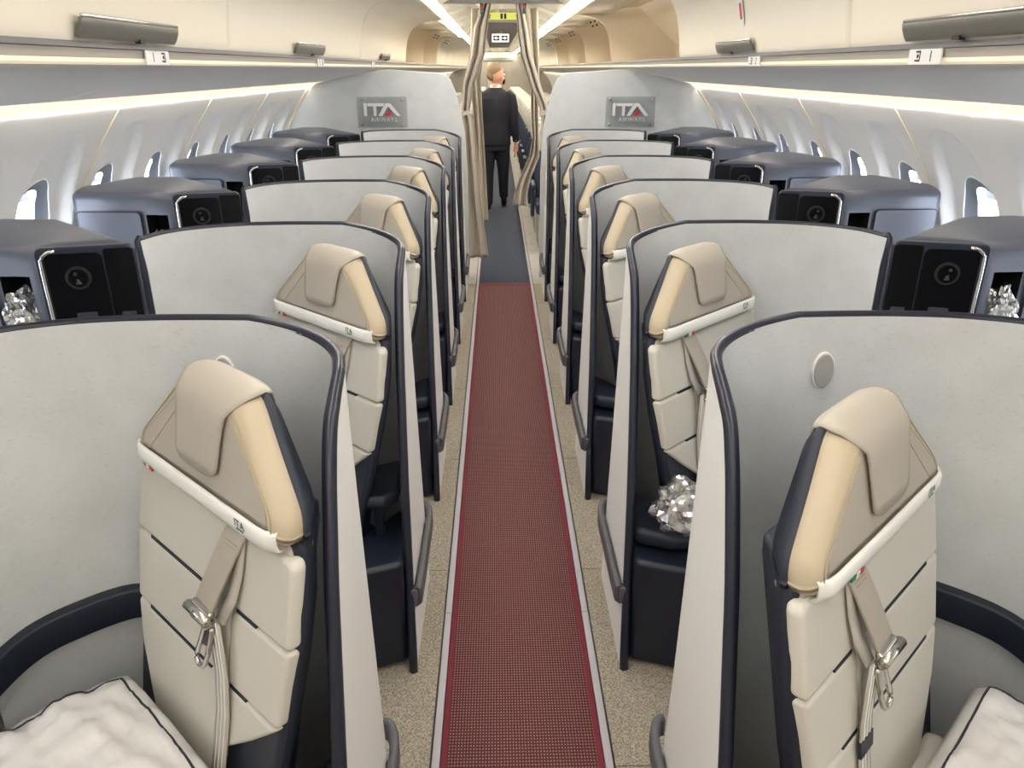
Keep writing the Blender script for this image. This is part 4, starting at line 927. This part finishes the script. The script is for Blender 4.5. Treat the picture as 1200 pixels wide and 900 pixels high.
# ================================================================== ECONOMY SEATS BEYOND THE CURTAIN
def econ_seat(x, y, label):
    t = thing('economy_seat', (x, y, 0), label, 'seat', 'economy seats beyond the curtain')
    def bb(n, lo, hi, m, par=None, bev=0.02): return box(n, (x+lo[0], y+lo[1], lo[2]), (x+hi[0], y+hi[1], hi[2]), m, par or t, bevel=bev, seg=3)
    rec = lambda z: 0.12*(z-0.45)
    pf = [(0.195, 0.46), (0.205, 0.7), (0.195, 0.93), (-0.195, 0.93), (-0.205, 0.7), (-0.195, 0.46)]
    prism('backrest', pf, lambda q: (x+q[0], y+0.10+rec(q[1])+0.09, q[1]), lambda q: (x+q[0], y+0.10+rec(q[1]), q[1]), 'econ_navy', t, bevel=0.025, seg=3)
    hp = [(0.18, 0.92), (0.19, 1.06), (0.15, 1.15), (-0.15, 1.15), (-0.19, 1.06), (-0.18, 0.92)]
    hd = prism('headrest', hp, lambda q: (x+q[0], y+0.10+rec(q[1])+0.08, q[1]), lambda q: (x+q[0], y+0.085+rec(q[1]), q[1]), 'econ_grey', t, bevel=0.025, seg=3)
    cp = [(0.125, 0.96), (0.13, 1.09), (0.10, 1.135), (-0.10, 1.135), (-0.13, 1.09), (-0.125, 0.96)]
    prism('headrest_cover', cp, lambda q: (x+q[0], y+0.09+rec(q[1]), q[1]), lambda q: (x+q[0], y+0.076+rec(q[1]), q[1]), 'econ_cover', hd, bevel=0.006)
    bb('cushion', (-0.21, -0.33, 0.36), (0.21, 0.14, 0.47), 'econ_navy', bev=0.03)
    for sx in (-1, 1):
        bb('armrest', (sx*0.232-0.022, -0.25, 0.60), (sx*0.232+0.022, 0.14, 0.645), 'econ_navy', bev=0.012)
        bb('side_panel', (sx*0.232-0.016, -0.05, 0.30), (sx*0.232+0.016, 0.14, 0.61), 'econ_navy', bev=0.008)
        bb('leg', (sx*0.17-0.014, -0.18, 0.0), (sx*0.17+0.014, -0.13, 0.37), 'steel', bev=0.004)
        bb('leg', (sx*0.17-0.014, 0.08, 0.0), (sx*0.17+0.014, 0.13, 0.37), 'steel', bev=0.004)
    bb('screen', (-0.11, 0.262, 0.86), (0.11, 0.272, 0.99), 'black_gloss', bev=0.004)
    bb('shroud', (-0.19, 0.19, 0.46), (0.19, 0.235, 0.80), 'econ_grey', bev=0.015)
    return t
e0 = econ_seat(0.535, 7.95, 'navy economy aisle seat, first row beyond the curtain, '+R_)
for r in range(24):
    for x, lab in ((0.535, 'navy economy aisle seat, %s row beyond the curtain, '+R_), (1.05, 'navy economy middle seat, %s row beyond the curtain, '+R_), (-0.56, 'navy economy aisle seat, %s row beyond the curtain, '+L_), (-1.075, 'navy economy middle seat, %s row beyond the curtain, '+L_)):
        if r == 0 and x == 0.535: continue
        if r > 15 and abs(x) > 0.9: continue
        copy_tree(e0, (x-0.535, 0.80*r, 0), lab % NTH[r])
